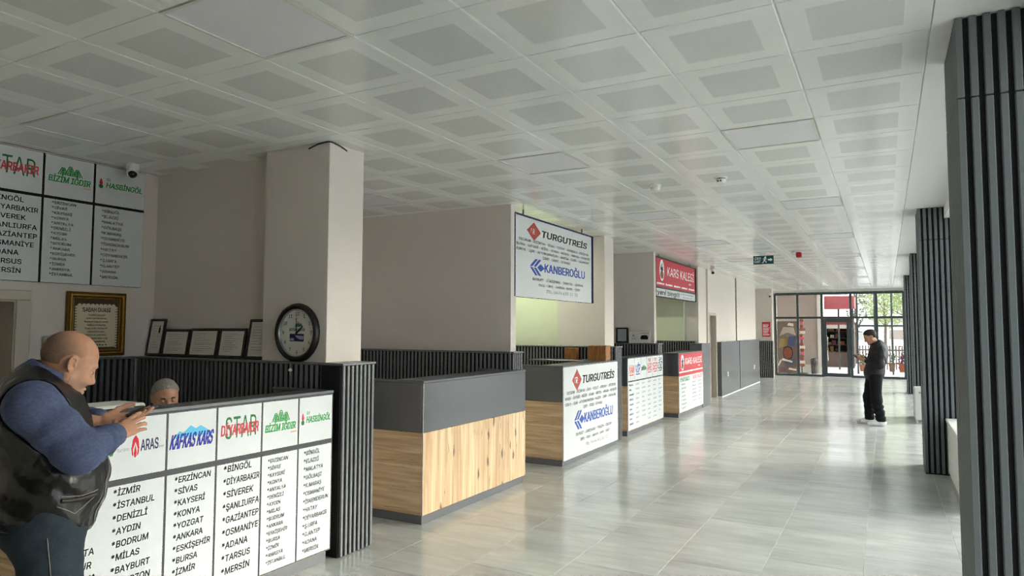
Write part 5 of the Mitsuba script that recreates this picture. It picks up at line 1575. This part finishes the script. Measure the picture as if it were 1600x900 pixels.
# ================================================= the man sitting behind the near counter
qo, qyaw = np.array((-4.35, 3.01, 0.0)), -24.0
B = Body('grey haired man seated behind the counter, forehead and eyes showing', qo, qyaw)
HR = rotm([1, 0, 0], 4) @ rotm([0, 1, 0], 10)
ho = np.array((.03, 0, 1.118))
crop_hair = lambda p: np.maximum.reduce([.088 - p[:, 2] - .95 * np.maximum(-p[:, 0] + .07, 0), p[:, 0] - .088, .03 - np.linalg.norm((p - np.array((-.006, 0, .004))) * np.array((1, 0, 1)), axis=1), .0 - p[:, 2] - .05 * (p[:, 0] < -.02)])
fh = head_parts(B, ho, HR, .002, crop_hair, 'hair_grey', .008, lids=.8, h=.0032)
head = net(un(.018, fh, rc((-.05, 0, .94), (.0, 0, 1.05), .06, .055)), (-.15, -.13, .9), (.19, .13, 1.26), .0032)
torso = un(.07, el((-.04, 0, .52), (.14, .18, .13)), el((-.03, 0, .66), (.15, .175, .17)), el((-.05, 0, .82), (.135, .18, .16)), rc((-.06, -.14, .905), (-.06, .14, .905), .068, .068), rc((-.05, 0, .93), (-.045, 0, .98), .07, .058))
SH = (((-.06, .195, .9), (.06, .22, .66), (.24, .12, .60)), ((-.06, -.195, .9), (.06, -.22, .66), (.24, -.12, .60)))
hf1, hb1, _ = hand(SH[0][2], (.9, -.3, -.1), (0, 0, 1), False)
hf2, hb2, _ = hand(SH[1][2], (.9, .3, -.1), (0, 0, 1), True)
LG = (((-.04, .1, .49), (.36, .12, .49), (.34, .13, .085)), ((-.04, -.1, .49), (.36, -.12, .49), (.34, -.13, .085)))
B.add('body', standing(B, torso, SH, head, (net(hf1, *hb1, .0035), net(hf2, *hb2, .0035)), LG, None, None), 'skin')
sh = un(.03, off(torso, .012), *[sleeve(*S, (.078, .066, .045), 3)[0] for S in SH])
B.add('shirt', net(cut(.006, sh, half((0, 0, 1), .46), rc((-.03, 0, .96), (.03, 0, 1.1), .062, .09)), (-.25, -.38, .42), (.3, .38, 1.03), .009), 'shirt_blue')
tr = un(.05, off(el((-.04, 0, .52), (.14, .18, .13)), .008), *limbs(LG[0], (.1, .085, .07)), *limbs(LG[1], (.1, .085, .07)))
B.add('trousers', net(cut(.01, tr, half((0, 0, 1), .07), half((0, 0, -1), -.6)), (-.25, -.28, .05), (.5, .28, .68), .011), 'black_cloth')
for J, s in zip(LG, (1, -1)):
    x, y = J[2][0], J[2][1]
    so = lambda p, x=x, y=y: np.maximum(un(.03, rc((x - .03, y, .05), (x + .10, y, .045), .046, .045), rc((x + .1, y, .04), (x + .18, y, .03), .045, .034))(p), -p[:, 2] + .004)
    B.add('shoe', net(so, (x - .12, y - .09, -.01), (x + .27, y + .09, .14), .007), 'shoe_black')
ch = thing('stool', 'plain black stool under the man sitting behind the near counter', 'stool')
st = lambda m: shift(m, qo[0] - .045, qo[1], 0)
part(ch, 'seat', st(lathe([[0, .345], [.19, .345], [.2, .36], [.2, .375], [.19, .385], [0, .385]], 32)), 'black_plastic', 35)
part(ch, 'column', st(trimesh.creation.cylinder(.025, .32, sections=16).apply_translation([0, 0, .187])), 'steel', 35)
part(ch, 'base', st(lathe([[0, 0], [.18, 0], [.18, .012], [.03, .03], [0, .03]], 32)), 'black_plastic', 35)
